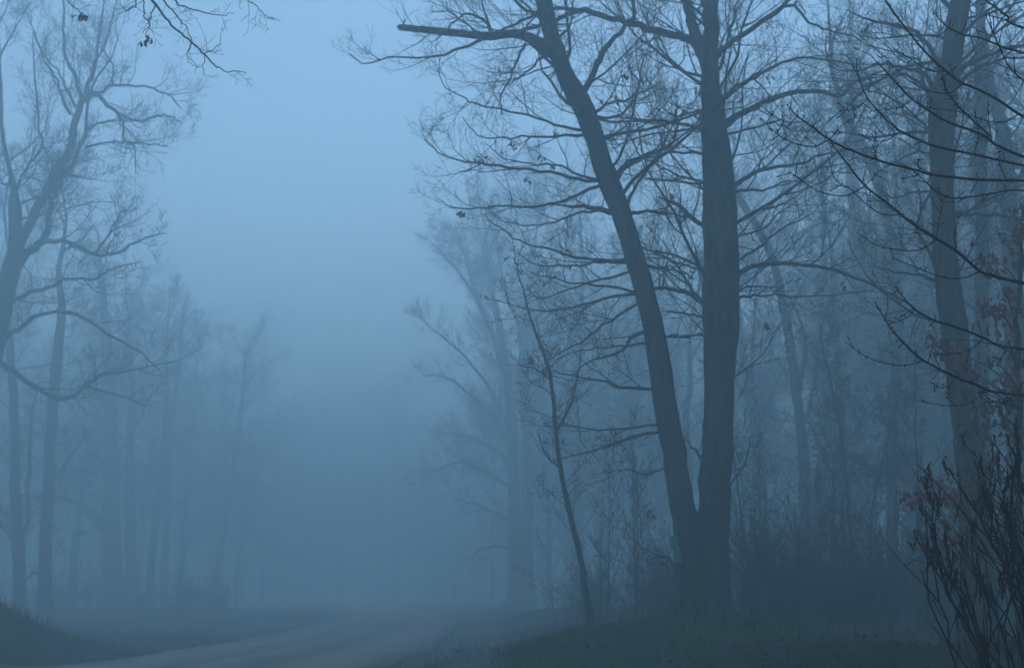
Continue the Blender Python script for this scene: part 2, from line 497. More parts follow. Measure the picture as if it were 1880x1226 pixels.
# ================================================================== THE TWIN OAK
D1 = 19.5
c1 = Cfg(rmin=0.0023, wander=0.17, up=0.05, kids=(7, 5, 4), npts=(8, 7, 6, 5), ratio=(0.55, 0.6, 0.62), ang=(28, 62), zig=0.10, maxlvl=3)
rng = random.Random(11)
bx, by, bz = P(1291, 1150, D1); bz = G(bx, by)
oak = start_tree('twin_trunk_oak', (bx, by, bz), 'large leafless oak with two trunks splitting from one base on the grassy rise', 'tree')
LS = [(1279, 1165, 96), (1278, 1120, 78), (1272, 1060, 60), (1263, 990, 50), (1249, 900, 44), (1231, 800, 44), (1214, 700, 42), (1199, 600, 39), (1173, 500, 39), (1143, 400, 38), (1116, 330, 40), (1093, 262, 37),
      (1078, 215, 40), (1062, 180, 41), (1041, 145, 35), (1021, 95, 32), (1008, 45, 31), (999, 0, 31), (985, -90, 27), (965, -200, 22), (935, -330, 15), (915, -470, 9), (905, -600, 3)]
RS = [(1305, 1165, 98), (1305, 1110, 76), (1308, 1050, 62), (1311, 960, 57), (1314, 870, 56), (1318, 780, 55), (1321, 690, 58), (1323, 600, 66), (1324, 500, 69), (1322, 400, 65), (1318, 310, 58), (1311, 220, 48),
      (1304, 150, 36), (1303, 90, 34), (1307, 0, 28), (1310, -120, 25), (1300, -260, 20), (1305, -400, 15), (1300, -560, 8), (1300, -700, 3)]
lp, lr = stem(LS, D1, 90, 0.008, rng); rp, rr_ = stem(RS, D1 + .1, 90, 0.008, rng)
T = Brush(); T.tube(lp, lr, 20); T.build('trunk', BARK, oak, (bx, by, bz), rough=0.04, seed=1)
T = Brush(); T.tube(rp, rr_, 20); T.build('trunk', BARK, oak, (bx, by, bz), rough=0.04, seed=2)
# root flare
T = Brush()
for (ax, L, r) in [(3.35, 1.0, .17), (3.9, .8, .15), (5.0, .7, .16), (5.8, .8, .15), (0.1, .9, .16), (1.6, .8, .15), (2.5, .8, .14)]:
    q = []
    for i in range(6):
        t = i / 5; x = bx + math.cos(ax) * L * t; y = by + math.sin(ax) * L * t
        q.append((x, y, G(x, y) + 0.62 * (1 - t) ** 2.4 - 0.05))
    T.tube(q, [r * 1.5, r * 1.35, r * 1.0, r * .75, r * .55, r * .3], 10)
T.build('root', BARK, oak, (bx, by, bz), rough=0.05, seed=3)
# broken limb
T = Brush()
pts, rad = stem([(1012, 92, 30), (985, 78, 24), (965, 67, 19), (935, 62, 17), (900, 68, 15), (850, 62, 15), (800, 57, 14), (760, 53, 13), (734, 51, 12), (733, 51, 1)], D1 - .1, 30, .006, rng)
T.tube(pts, rad, 10)
T.tube([P(742, 50, D1 - .1), P(741, 42, D1 - .1), P(744, 35, D1 - .1)], [.02, .014, .006], 5)
spawn(T, pts, rad, 3.0, 1, c1, rng, t0=.25, k=7, Lc=1.1)
T.build('broken_limb', BARK, oak, (bx, by, bz), rough=0.04, seed=4)
C = Brush()
left_limbs = [
 [(1072, 168, 13), (1093, 128, 12), (1110, 92, 11), (1130, 70, 9), (1150, 45, 8), (1163, 25, 7), (1160, -10, 6), (1150, -60, 4)],
 [(1128, 330, 14), (1150, 300, 11), (1175, 288, 9), (1200, 280, 6), (1232, 265, 5), (1245, 222, 4), (1240, 190, 2)],
 [(1148, 385, 8), (1166, 345, 6), (1190, 310, 5), (1210, 280, 4), (1232, 235, 3), (1240, 200, 2)],
 [(1122, 390, 12), (1085, 382, 9), (1050, 379, 6), (1020, 376, 3)],
 [(1075, 240, 7), (1015, 228, 5), (960, 210), (905, 200), (870, 190), (845, 176), (815, 158), (803, 128, 1.5)],
 [(1080, 248, 7), (1010, 250, 5), (960, 252), (905, 256), (870, 240), (848, 215, 1.5)],
 [(1108, 332, 8), (1060, 328, 7), (1000, 315), (940, 308), (895, 302), (850, 297), (810, 283), (785, 262), (775, 248, 1.5)],
 [(1105, 330, 6), (1060, 320), (1020, 301), (970, 300), (930, 290), (888, 262, 1.5)],
 [(1112, 336, 8), (1080, 348), (1040, 367), (1000, 378), (960, 378), (920, 378), (870, 383), (830, 380), (803, 364, 1.5)],
 [(1140, 392, 6), (1090, 388), (1050, 395), (1000, 412), (950, 412), (905, 396, 1.5)],
 [(1170, 478, 7), (1100, 477), (1050, 470), (1000, 456), (950, 440), (910, 412), (882, 392, 1.5)],
 [(1168, 484, 6), (1110, 480), (1070, 487), (1020, 488), (980, 485), (950, 462, 1.5)],
 [(1172, 500, 6), (1110, 510), (1060, 525), (1000, 548), (975, 545, 1.5)],
 [(1182, 535, 7), (1120, 547), (1070, 560), (1010, 571), (960, 565), (905, 550, 1.5)],
 [(1180, 538, 6), (1100, 525), (1030, 515), (975, 500, 1.5)],
 [(1185, 552, 6), (1130, 582), (1080, 618), (1030, 648), (1000, 668, 1.5)],
 [(1192, 606, 8), (1160, 618), (1145, 640), (1110, 655), (1080, 665), (1050, 690, 2)],
 [(1198, 630, 5), (1120, 637), (1060, 645), (1015, 662, 1.5)],
 [(1210, 713, 7), (1150, 713), (1100, 700), (1055, 690), (1010, 680, 1.5)],
 [(1225, 776, 5), (1160, 785), (1100, 790), (1040, 783), (1000, 780, 1.5)],
 [(1228, 790, 6), (1150, 805), (1080, 830), (1015, 846, 1.5)],
 [(1240, 850, 4), (1190, 868), (1140, 862), (1100, 870, 1.5)],
 [(1155, 393, 8), (1185, 388, 6), (1215, 392), (1262, 398, 3)],
 [(1178, 488, 7), (1215, 492), (1250, 498), (1275, 512, 2)],
 [(1190, 535, 8), (1215, 528), (1250, 535), (1282, 552, 3)],
 [(1205, 620, 5), (1235, 615), (1270, 618, 2)],
 [(1085, 215, 7), (1110, 195), (1145, 185), (1190, 165), (1215, 150, 2)],
 [(1030, 120, 6), (1018, 105), (990, 110), (960, 140), (940, 150), (915, 178, 2)],
 [(1005, 30, 8), (970, 20), (930, -10), (900, -50), (870, -110, 2)],
 [(995, -40, 8), (1030, -70), (1060, -120), (1080, -180, 2)],
 [(905, 66, 9), (893, 42, 7), (872, 28, 5), (845, 30), (825, 50), (800, 75, 2)],
 [(905, 66, 6), (888, 20, 4), (885, -20), (890, -60, 2)],
 [(965, 80, 6), (950, 110), (938, 140), (925, 165), (915, 195, 2)],
]
for l in left_limbs: limb(C, l, D1, c1, rng, dens=3.0, dD=rng.uniform(-1.6, 1.6), cl=1.0)
auto_limbs(C, lp, lr, c1, rng, 26, .42, .97, 2.6, 2.2, elev=(-5, 45))
C.build('crown', TWIG, oak, (bx, by, bz))
C = Brush()
right_limbs = [
 [(1303, 100, 26), (1278, 78, 20), (1262, 70, 18), (1230, 62, 16), (1180, 50, 14), (1150, 42, 13), (1120, 33, 12), (1075, 20, 12), (1040, 27, 10), (1000, 46, 9), (940, 60, 8), (870, 80, 7), (800, 104, 5), (720, 105, 4), (668, 116, 3), (640, 98, 1.5)],
 [(1075, 18, 8), (1020, 15, 7), (980, 30), (930, 52), (880, 62), (840, 30), (790, 20, 2)],
 [(1306, 130, 30), (1285, 90, 26), (1272, 45, 22), (1262, 10, 20), (1255, -40, 18), (1235, -180, 12), (1215, -340, 6), (1200, -450, 2)],
 [(1310, 110, 16), (1325, 92, 12), (1350, 72, 11), (1400, 40, 10), (1438, 10, 9), (1455, -8, 7), (1490, -40, 5), (1530, -100, 2)],
 [(1438, 12, 7), (1460, 12, 6), (1482, 38, 5), (1512, 52), (1560, 65), (1615, 92, 2)],
 [(1318, 190, 12), (1345, 165, 9), (1370, 150, 8), (1410, 128, 7), (1450, 110, 6), (1500, 108, 5), (1560, 118, 4), (1615, 116, 2)],
 [(1320, 238, 20), (1345, 218, 15), (1375, 203, 12), (1410, 185, 11), (1450, 172, 10), (1500, 168, 9), (1545, 175, 8), (1562, 155, 6), (1600, 138, 5), (1645, 122, 2)],
 [(1335, 358, 12), (1360, 335, 9), (1385, 318, 8), (1425, 305, 7), (1470, 302, 6), (1510, 283, 5), (1560, 276, 4), (1610, 268, 3), (1640, 235), (1655, 205, 1.5)],
 [(1335, 355, 8), (1365, 350, 6), (1400, 350), (1440, 336), (1500, 331, 1.5)],
 [(1335, 508, 13), (1362, 498, 10), (1385, 488, 9), (1430, 484, 8), (1480, 487, 7), (1530, 495, 7), (1570, 510, 6), (1620, 530, 5), (1670, 560, 4), (1705, 590, 3), (1730, 630, 1.5)],
 [(1335, 565, 7), (1362, 545, 6), (1385, 541), (1430, 542), (1520, 543), (1592, 532, 1.5)],
 [(1335, 490, 8), (1362, 475, 6), (1385, 460), (1415, 436), (1450, 412), (1490, 392), (1522, 358, 1.5)],
 [(1312, 430, 14), (1285, 412, 10), (1265, 395, 9), (1240, 372, 6), (1205, 362, 2)],
 [(1310, 560, 12), (1285, 550, 10), (1262, 538, 9), (1235, 532, 8), (1202, 527, 4)],
 [(1310, 572, 8), (1285, 548, 7), (1262, 518), (1245, 490), (1222, 472), (1195, 466, 2)],
 [(1310, 582, 6), (1285, 580), (1250, 575), (1215, 570, 2)],
 [(1310, 618, 6), (1270, 616), (1218, 617, 2)],
 [(1305, 285, 8), (1280, 281, 6), (1225, 282, 5), (1185, 292), (1150, 305, 3)],
 [(1308, 860, 8), (1290, 845, 6), (1275, 825, 5), (1256, 800, 2)],
 [(1300, 200, 6), (1270, 205), (1240, 215), (1210, 190), (1190, 150, 1.5)],
 [(1315, 340, 6), (1275, 330), (1235, 318), (1200, 300), (1180, 285, 1.5)],
 [(1335, 700, 5), (1365, 680), (1400, 650), (1430, 600, 1.5)],
 [(1330, 900, 4), (1355, 870), (1370, 840), (1378, 800, 1.5)],
 [(1325, 250, 6), (1370, 240), (1420, 225), (1460, 240), (1500, 235, 1.5)],
 [(1320, 130, 6), (1340, 60, 5), (1352, 10), (1370, -50, 2)],
]
for l in right_limbs: limb(C, l, D1 + .3, c1, rng, dens=2.8, dD=rng.uniform(-1.2, 2.2), cl=1.15)
auto_limbs(C, rp, rr_, c1, rng, 30, .38, .97, 3.0, 2.2, elev=(-5, 45))
C.build('crown', TWIG, oak, (bx, by, bz))
lv = []
for (px, py, n) in [(915, 122, 2), (932, 122, 2), (940, 265, 5), (885, 292, 3), (897, 288, 2), (990, 290, 3), (968, 330, 3), (850, 388, 6), (1148, 142, 4), (1186, 145, 5), (1128, 175, 3), (1103, 185, 3), (1020, 242, 3),
                    (945, 480, 3), (958, 484, 2), (977, 657, 3), (1005, 672, 2), (1158, 797, 4), (1048, 490, 2), (1010, 300, 2), (1230, 355, 3), (1410, 592, 4), (1278, 165, 4), (1200, 940, 3), (1190, 940, 2), (1550, 525, 3), (1590, 45, 5), (1520, 100, 4), (1412, 140, 3)]:
    lv += cluster(P(px, py, D1 + rng.uniform(-.6, .6)), n + 2, .035, rng)
leaves_obj('leaves', lv, 0.10, LEAF, oak, 5, (bx, by, bz), hang=True)

# the sign on the left trunk
sb = P(1246, 1062, D1 - .5)
sg = empty('trail_sign', (sb[0], sb[1], G(sb[0], sb[1])), 'narrow green sign seen edge-on against the left trunk of the twin oak', 'sign')
def slab(pts4, thick, name, m, parent, org):
    a = np.array(pts4); t = np.array(thick)
    V = np.vstack([a - t, a + t])
    Q = [(0, 1, 2, 3), (7, 6, 5, 4), (0, 4, 5, 1), (1, 5, 6, 2), (2, 6, 7, 3), (3, 7, 4, 0)]
    return mesh_obj(name, V, Q, m, parent, False, org)
org = sg.location[:]
slab([P(1234, 984, D1 - .42), P(1240, 984, D1 - .7), P(1250, 1032, D1 - .7), P(1241, 1032, D1 - .42)], (.012, 0, .002), 'sign_panel', SIGNG, sg, org)
slab([P(1229.5, 984, D1 - .42), P(1234.5, 984, D1 - .55), P(1237, 1008, D1 - .55), P(1232, 1008, D1 - .42)], (.008, 0, .002), 'sign_panel', SIGNG, sg, org)
a = P(1246, 1070, D1 - .6)
slab([P(1243, 1030, D1 - .5), P(1245.5, 1030, D1 - .54), (a[0] + .03, a[1], G(a[0], a[1]) - .1), (a[0] + .006, a[1] + .04, G(a[0], a[1]) - .1)], (.006, 0.004, 0), 'stake', STEEL, sg, org)

# ================================================================== RIGHT SIDE TRUNKS
c2 = Cfg(rmin=0.0026, wander=0.2, up=0.05, kids=(7, 5, 4), npts=(8, 6, 5, 4), ratio=(0.55, 0.6, 0.6), ang=(28, 64), zig=0.10, maxlvl=3)
c3 = Cfg(rmin=0.0048, wander=0.2, up=0.06, kids=(7, 5, 4), npts=(8, 6, 5, 4), ratio=(0.55, 0.6, 0.6), zig=0.09, maxlvl=3)
simple_tree('oak_tree', [(1800, 1175, 74), (1795, 1080, 62), (1790, 960, 56), (1783, 860, 54), (1775, 790, 50), (1763, 700, 48), (1751, 600, 49), (1740, 520, 46), (1735, 450, 45), (1731, 370, 44), (1729, 300, 43), (1729, 225, 50), (1732, 180, 53), (1741, 140, 44),
    (1748, 95, 40), (1758, 30, 40), (1764, -40, 38), (1775, -200, 30), (1770, -380, 18), (1780, -560, 5)], 16.5,
    'tall dark oak trunk with a swelling near its top, behind the reddish leaves at right', c2, 21, limbs=[
    [(1730, 135, 12), (1708, 90, 9), (1685, 62, 8), (1650, 48, 7), (1600, 40, 5), (1555, 18, 2)],
    [(1722, 175, 10), (1700, 140, 8), (1670, 128, 7), (1620, 120, 5), (1560, 132, 3), (1520, 120, 2)],
    [(1720, 200, 8), (1700, 165), (1660, 135), (1620, 145), (1580, 160, 2)],
    [(1722, 215, 8), (1705, 180), (1695, 140), (1680, 110), (1640, 95), (1600, 85, 2)],
    [(1750, 145, 14), (1775, 120, 11), (1800, 108, 9), (1840, 92, 8), (1890, 80, 7), (1960, 60, 3)],
    [(1750, 165, 10), (1780, 135, 8), (1820, 115), (1870, 105), (1920, 110, 3)],
    [(1748, 400, 12), (1760, 390, 9), (1775, 396, 8), (1800, 394), (1850, 398), (1900, 410, 3)],
    [(1735, 525, 8), (1712, 515, 7), (1690, 505), (1650, 500), (1605, 488, 2)],
    [(1725, 355, 6), (1690, 350), (1650, 362), (1600, 360, 2)],
    [(1730, 300, 6), (1700, 280), (1660, 290), (1620, 310, 2)],
    [(1770, 60, 8), (1800, 30), (1840, 0), (1880, -40, 2)],
    [(1750, 20, 9), (1720, -10, 7), (1670, -30), (1600, -20), (1540, -40, 2)]],
    k=22, t0=.3, L0=2.2, L1=2.4, dens=2.6, n=70, sides=18, bark=BARK, elev=(-10, 40), clen=1.0)
simple_tree('slender_tree', [(1806, 1175, 40), (1806, 1000, 32), (1803, 800, 29), (1802, 650, 27), (1803, 500, 27), (1801, 380, 24), (1799, 280, 24), (1800, 190, 26), (1800, 130, 24), (1799, 60, 16), (1798, 0, 14), (1800, -150, 10), (1795, -300, 3)], 25,
    'slender straight trunk standing just behind and right of the dark swollen oak', c3, 22, k=18, t0=.25, L0=2.6, L1=2.0, dens=2)
simple_tree('leaning_tree', [(1876, 1175, 46), (1870, 1000, 40), (1866, 800, 38), (1862, 600, 36), (1856, 450, 33), (1850, 330, 30), (1840, 240, 26), (1822, 170, 20), (1812, 110, 14), (1806, 40, 9), (1812, -120, 4)], 27,
    'curving trunk at the right edge that bends left towards its top', c3, 23, k=20, t0=.15, L0=2.8, L1=2.0)
simple_tree('bent_tree', [(1640, 1165, 26), (1638, 1060, 22), (1637, 900, 21), (1637, 800, 20), (1643, 700, 20), (1649, 600, 19), (1643, 500, 18), (1640, 450, 17), (1628, 400, 18), (1618, 350, 22), (1600, 300, 24), (1575, 255, 22), (1550, 215, 14), (1530, 130, 8), (1520, 0, 4)], 37,
    'bent trunk whose top curves left, midway between the twin oak and the swollen oak', c3, 24, k=22, t0=.3, L0=3.0, L1=2.4)
simple_tree('thin_tree', [(1693, 1165, 18), (1691, 1000, 15), (1690, 850, 14), (1690, 790, 14), (1684, 730, 13), (1671, 670, 14), (1656, 605, 15), (1648, 540, 12), (1655, 450, 9), (1640, 300, 6), (1650, 100, 3)], 50,
    'faint thin trunk crossing behind the thin bent trunk', c3, 25, k=16, t0=.3, L0=3.2, L1=2.4)
simple_tree('curved_tree', [(1484, 1165, 27), (1482, 1050, 22), (1480, 950, 20), (1476, 850, 20), (1469, 780, 18), (1459, 700, 18), (1448, 620, 17), (1432, 530, 16), (1416, 470, 16), (1388, 412, 15), (1350, 350, 13), (1325, 270, 10), (1310, 150, 6), (1300, 0, 3)], 42,
    'trunk leaning left in a long curve just right of the twin oak', c3, 26, limbs=[
    [(1462, 740, 12), (1472, 690, 9), (1478, 640, 8), (1470, 590, 6), (1450, 540, 3)],
    [(1472, 790, 10), (1492, 720, 7), (1500, 650, 6), (1515, 580, 4), (1540, 500, 2)]], k=20, t0=.3, L0=3.2, L1=2.2)
simple_tree('broad_tree', [(1580, 1160, 42), (1578, 1000, 34), (1577, 850, 33), (1577, 700, 31), (1578, 600, 32), (1577, 500, 28), (1570, 380, 24), (1560, 280, 20), (1565, 150, 14), (1560, 0, 5)], 62,
    'broad pale trunk fading in fog left of the thin bent trunk', c3, 27, k=22, t0=.3, L0=4.0, L1=3)
simple_tree('forked_tree', [(1492, 1160, 26), (1500, 950, 21), (1508, 850, 19), (1540, 775, 18), (1575, 712, 18), (1618, 645, 15), (1648, 600, 12), (1690, 520, 9), (1725, 440, 6), (1750, 380, 3)], 56,
    'tree leaning far to the right across the broad pale trunk', c3, 28, k=18, t0=.35, L0=3.2, L1=2.2)
simple_tree('far_tree', [(1400, 1160, 22), (1398, 1000, 18), (1394, 880, 18), (1386, 790, 17), (1370, 700, 16), (1358, 600, 13), (1352, 500, 10), (1345, 350, 6), (1350, 200, 3)], 68,
    'faint trunk in fog close against the right side of the twin oak', c3, 29, k=18, t0=.3, L0=4, L1=3)
simple_tree('young_tree', [(1568, 1165, 9), (1562, 1000, 7.5), (1555, 900, 7), (1545, 800, 6), (1530, 720, 5), (1512, 650, 4), (1505, 590, 2)], 30,
    'very thin young tree leaning left in front of the broad pale trunk', c3, 30, k=14, t0=.3, L0=1.4, L1=.8, sides=8)
simple_tree('young_tree', [(1596, 1165, 7), (1598, 1000, 6), (1604, 920, 5.5), (1618, 850, 5), (1634, 790, 4), (1645, 740, 2)], 29,
    'thin young stem leaning right towards the thin bent trunk', c3, 31, k=14, t0=.3, L0=1.2, L1=.7, sides=8)
cs = Cfg(rmin=0.0034, wander=0.15, up=0.07, kids=(6, 4, 3), npts=(7, 6, 5, 4), maxlvl=2, zig=.06)
sap = simple_tree('young_tree', [(1084, 1160, 13), (1072, 1060, 11), (1055, 980, 10.5), (1036, 900, 9.5), (1023, 820, 8), (1018, 760, 8), (1011, 690, 6.5), (996, 640, 5.5), (976, 590, 4), (958, 525, 3), (946, 480, 2)], 21.5,
    'thin curving young tree with a few dead leaves left of the twin oak', cs, 32, limbs=[
    [(1020, 800, 5), (1050, 740, 4), (1060, 690, 3), (1068, 640, 1.5)], [(1012, 700, 4), (990, 680, 3), (950, 668, 1.5)],
    [(1030, 860, 4), (1000, 830, 3), (990, 790, 1.5)]], k=26, t0=.2, L0=1.1, L1=.7, sides=8, dens=3, clen=.5)
rng = random.Random(5)
lv = []
for (px, py, n) in [(979, 657, 6), (1006, 672, 4), (1016, 805, 5), (1008, 700, 3), (1140, 845, 3)]:
    lv += cluster(P(px, py, 21.5), n, .05, rng)
leaves_obj('leaves', lv, 0.09, LEAF, sap, 6, sap.location[:], hang=True)

# tree in the middle distance beyond the road bend
c4 = Cfg(rmin=0.008, wander=0.13, up=0.09, kids=(10, 7, 4), npts=(8, 6, 5, 4), ratio=(.55, .6, .6), maxlvl=3, ang=(28, 60))
D5 = 82
simple_tree('spreading_tree', [(946, 1135, 34), (946, 1050, 26), (944, 950, 22), (942, 850, 20), (938, 760, 19), (930, 690, 17), (918, 610, 14), (905, 540, 11), (895, 470, 7), (890, 400, 3)], D5,
    'pale wide-crowned tree whose branches reach over the road, nearer the road of the pair', c4, 40, limbs=[
    [(936, 740, 10), (915, 650, 9), (885, 570, 8), (850, 510, 6), (815, 470, 4), (780, 435, 2)],
    [(930, 690, 9), (900, 600, 8), (870, 530, 6), (850, 460, 4), (835, 415, 2)],
    [(940, 820, 9), (900, 760, 7), (860, 720, 6), (810, 690, 4), (775, 690, 2)],
    [(942, 800, 8), (890, 700, 7), (840, 640, 5), (790, 600, 3), (770, 580, 2)],
    [(944, 900, 8), (900, 870, 6), (850, 850, 5), (800, 860, 3), (770, 870, 2)],
    [(945, 960, 7), (905, 940, 6), (865, 925, 4), (815, 905, 2)],
    [(945, 860, 7), (900, 820, 6), (850, 800, 4), (800, 790, 2)],
    [(945, 1010, 6), (910, 1000, 5), (880, 1010, 3), (860, 1025, 2)]],
    k=26, t0=.25, L0=4.5, L1=3.5, dens=1.8, clen=2.2, bias=math.pi, elev=(-5, 60), sides=14)
simple_tree('spreading_tree', [(968, 1135, 32), (968, 1000, 24), (967, 850, 21), (964, 740, 19), (962, 650, 17), (968, 570, 13), (975, 500, 9), (985, 420, 5), (990, 350, 2)], D5 + 2.5,
    'pale wide-crowned tree of the pair beyond the young tree, farther from the road', c4, 41, limbs=[
    [(965, 700, 9), (950, 600, 8), (925, 520, 6), (910, 440, 4), (880, 360, 2)],
    [(967, 780, 9), (1000, 700, 7), (1030, 620, 5), (1040, 520, 2)],
    [(967, 900, 8), (1010, 850, 6), (1060, 820, 4), (1100, 780, 2)]],
    k=26, t0=.25, L0=4.5, L1=3.5, dens=1.6, clen=2.2, elev=(0, 60), sides=14)

# ================================================================== LEFT SIDE
DA = 43.0
cA = Cfg(rmin=0.0052, wander=0.18, up=0.07, kids=(7, 6, 4), npts=(8, 7, 6, 5), ratio=(.55, .6, .62), ang=(28, 62), zig=.13, maxlvl=3)
simple_tree('old_tree', [(-75, 1130, 84), (-70, 1000, 70), (-55, 850, 62), (-35, 720, 54), (-12, 620, 46), (5, 550, 42), (20, 500, 36), (28, 460, 28), (28, 420, 24), (27, 380, 25), (25, 350, 14), (22, 325, 10), (10, 280, 8), (3, 220, 8), (0, 140, 7), (-5, 40, 5), (-10, -80, 3)], DA,
    'big old tree at the left edge with heavy crooked limbs reaching over the bank', cA, 50, limbs=[
    [(24, 495, 24), (45, 425, 19), (75, 370, 18), (105, 318, 21), (128, 272, 17), (140, 215, 14), (155, 178, 12), (163, 150, 9), (175, 110, 7), (185, 50, 5), (195, -30, 2)],
    [(150, 185, 9), (138, 140, 8), (120, 100, 6), (118, 50, 5), (115, -30, 2)],
    [(158, 172, 10), (178, 172, 8), (192, 188, 8), (215, 206, 7), (255, 222, 6), (285, 214, 5), (305, 212, 4), (335, 226, 2)],
    [(213, 205, 6), (225, 225, 5), (228, 258, 4), (245, 270, 3), (250, 318, 1.5)],
    [(165, 168, 8), (185, 172, 7), (208, 156, 6), (250, 158, 5), (300, 170, 4), (320, 185, 3), (332, 200, 1.5)],
    [(208, 156, 5), (205, 120), (190, 90), (180, 60, 1.5)],
    [(20, 505, 22), (50, 465, 16), (72, 446, 15), (87, 420, 12), (90, 390, 11), (98, 360, 11), (118, 328, 11), (140, 285, 9), (158, 245, 7), (160, 200, 6), (175, 150, 5), (210, 90, 3), (215, 30, 1.5)],
    [(158, 270, 5), (200, 262, 4), (230, 262, 4), (280, 266, 3), (310, 270, 1.5)],
    [(160, 240, 5), (185, 225, 4), (225, 222, 3), (260, 235, 1.5)],
    [(115, 316, 6), (135, 322, 5), (150, 326, 2)],
    [(75, 446, 11), (100, 442, 9), (130, 446, 8), (175, 466, 7), (200, 468, 6), (232, 455, 5), (265, 438, 4), (305, 428, 2)],
    [(175, 466, 5), (200, 430, 4), (215, 400, 3), (230, 380, 1.5)],
    [(-2, 575, 13), (25, 555, 9), (60, 535, 8), (95, 528, 7), (125, 510, 6), (170, 512, 5), (205, 495, 4), (260, 480, 1.5)],
    [(-20, 660, 16), (10, 620, 11), (35, 605, 9), (55, 585, 8), (90, 574, 7), (130, 575, 7), (165, 590, 6), (205, 618, 5), (255, 645, 4), (300, 690, 1.5)],
    [(-25, 660, 16), (5, 670, 11), (40, 692, 10), (80, 720, 9), (115, 732, 9), (142, 720, 8), (165, 702, 7), (190, 688, 5), (230, 683, 4), (275, 672, 3), (330, 660, 1.5)],
    [(160, 706, 5), (190, 720, 4), (225, 728, 3), (270, 745, 1.5)],
    [(145, 718, 4), (160, 695, 3), (180, 680, 1.5)],
    [(25, 360, 8), (32, 340, 6), (50, 305, 5), (78, 268, 5), (70, 225, 4), (66, 160, 4), (60, 60, 1.5)],
    [(78, 268, 5), (95, 300, 4), (98, 330, 4), (90, 345, 2)],
    [(130, 210, 6), (115, 180), (100, 140), (80, 110), (60, 50), (50, 0, 1.5)],
    [(138, 195, 6), (120, 160), (105, 130), (70, 80), (50, 20, 1.5)],
    [(170, 150, 5), (180, 110), (200, 60), (212, 10), (215, -40, 1.5)]],
    k=14, t0=.5, L0=4, L1=2, dens=2.0, clen=1.7, n=60, sides=18, bark=BARK, elev=(5, 50))
DB = 57
simple_tree('trunk_tree', [(36, 1135, 28), (35, 1060, 23), (32, 980, 21), (28, 900, 20), (28, 820, 18), (26, 740, 17), (18, 640, 14), (12, 560, 11), (18, 480, 8), (8, 400, 5), (18, 320, 2)], DB,
    'upright trunk behind the bank, first of the two nearest the left edge', c3, 51, limbs=[
    [(37, 1030, 13), (46, 980, 10), (52, 930, 9), (54, 860, 8), (58, 780, 5), (70, 700, 2)],
    [(33, 1000, 5), (15, 980, 4), (-5, 950, 2)]], k=22, t0=.2, L0=2.2, L1=2.2)
simple_tree('trunk_tree', [(83, 1140, 30), (82, 1060, 24), (84, 980, 22), (89, 900, 20), (92, 820, 19), (98, 740, 21), (106, 650, 19), (113, 570, 15), (108, 490, 10), (122, 410, 6), (112, 340, 2)], DB + 2,
    'upright trunk behind the bank, second from the left edge', c3, 52, limbs=[
    [(84, 1060, 6), (65, 1050, 5), (50, 1060, 4), (35, 1075, 2)],
    [(90, 890, 8), (115, 860, 6), (140, 820, 4), (170, 790, 2)]], k=26, t0=.18, L0=2.6, L1=2.2)
c5 = Cfg(rmin=0.0085, wander=0.16, up=0.07, kids=(8, 6, 4), npts=(8, 6, 5, 4), ratio=(.5, .5, .5), maxlvl=3)
simple_tree('crooked_tree', [(209, 1160, 52), (207, 1080, 40), (205, 1000, 36), (204, 900, 29), (204, 800, 27), (203, 720, 25), (195, 620, 18), (188, 520, 11), (180, 430, 4)], 80,
    'thick foggy trunk with a low limb arching to the left', c5, 53, limbs=[
    [(206, 1000, 22), (185, 965, 17), (165, 940, 15), (140, 920, 13), (115, 913, 10), (90, 905, 7), (60, 915, 3)],
    [(204, 870, 11), (170, 830, 9), (150, 780, 6), (120, 730, 2)],
    [(204, 850, 10), (240, 800, 8), (270, 740, 5), (300, 690, 2)]], k=26, t0=.3, L0=4.2, L1=3)
simple_tree('straight_tree', [(246, 1160, 32), (241, 1050, 24), (239, 950, 20), (238, 850, 16), (241, 750, 14), (238, 640, 9), (230, 520, 3)], 83,
    'straight foggy trunk immediately right of the thick one with the arching limb', c5, 54, k=26, t0=.3, L0=3.6, L1=2.5)
simple_tree('leaning_tree', [(268, 1155, 18), (277, 1050, 15), (286, 950, 14), (296, 870, 13), (304, 780, 12), (305, 660, 8), (310, 560, 3)], 86,
    'thin foggy trunk leaning right beside the straight foggy trunk', c5, 55, k=22, t0=.3, L0=3.2, L1=2.5)
simple_tree('straight_tree', [(303, 1160, 20), (303, 1020, 15), (306, 900, 13), (314, 780, 11), (330, 660, 7), (335, 560, 2)], 92,
    'thin upright trunk deep in fog in the middle of the left wood', c5, 56, k=22, t0=.3, L0=3.4, L1=2.5)
simple_tree('leaning_tree', [(384, 1150, 16), (400, 1030, 14), (414, 940, 13), (428, 870, 12), (438, 800, 11), (446, 720, 7), (452, 640, 2)], 100,
    'very faint trunk leaning right nearest the road on the left', c5, 57, k=22, t0=.35, L0=3.6, L1=2.6)

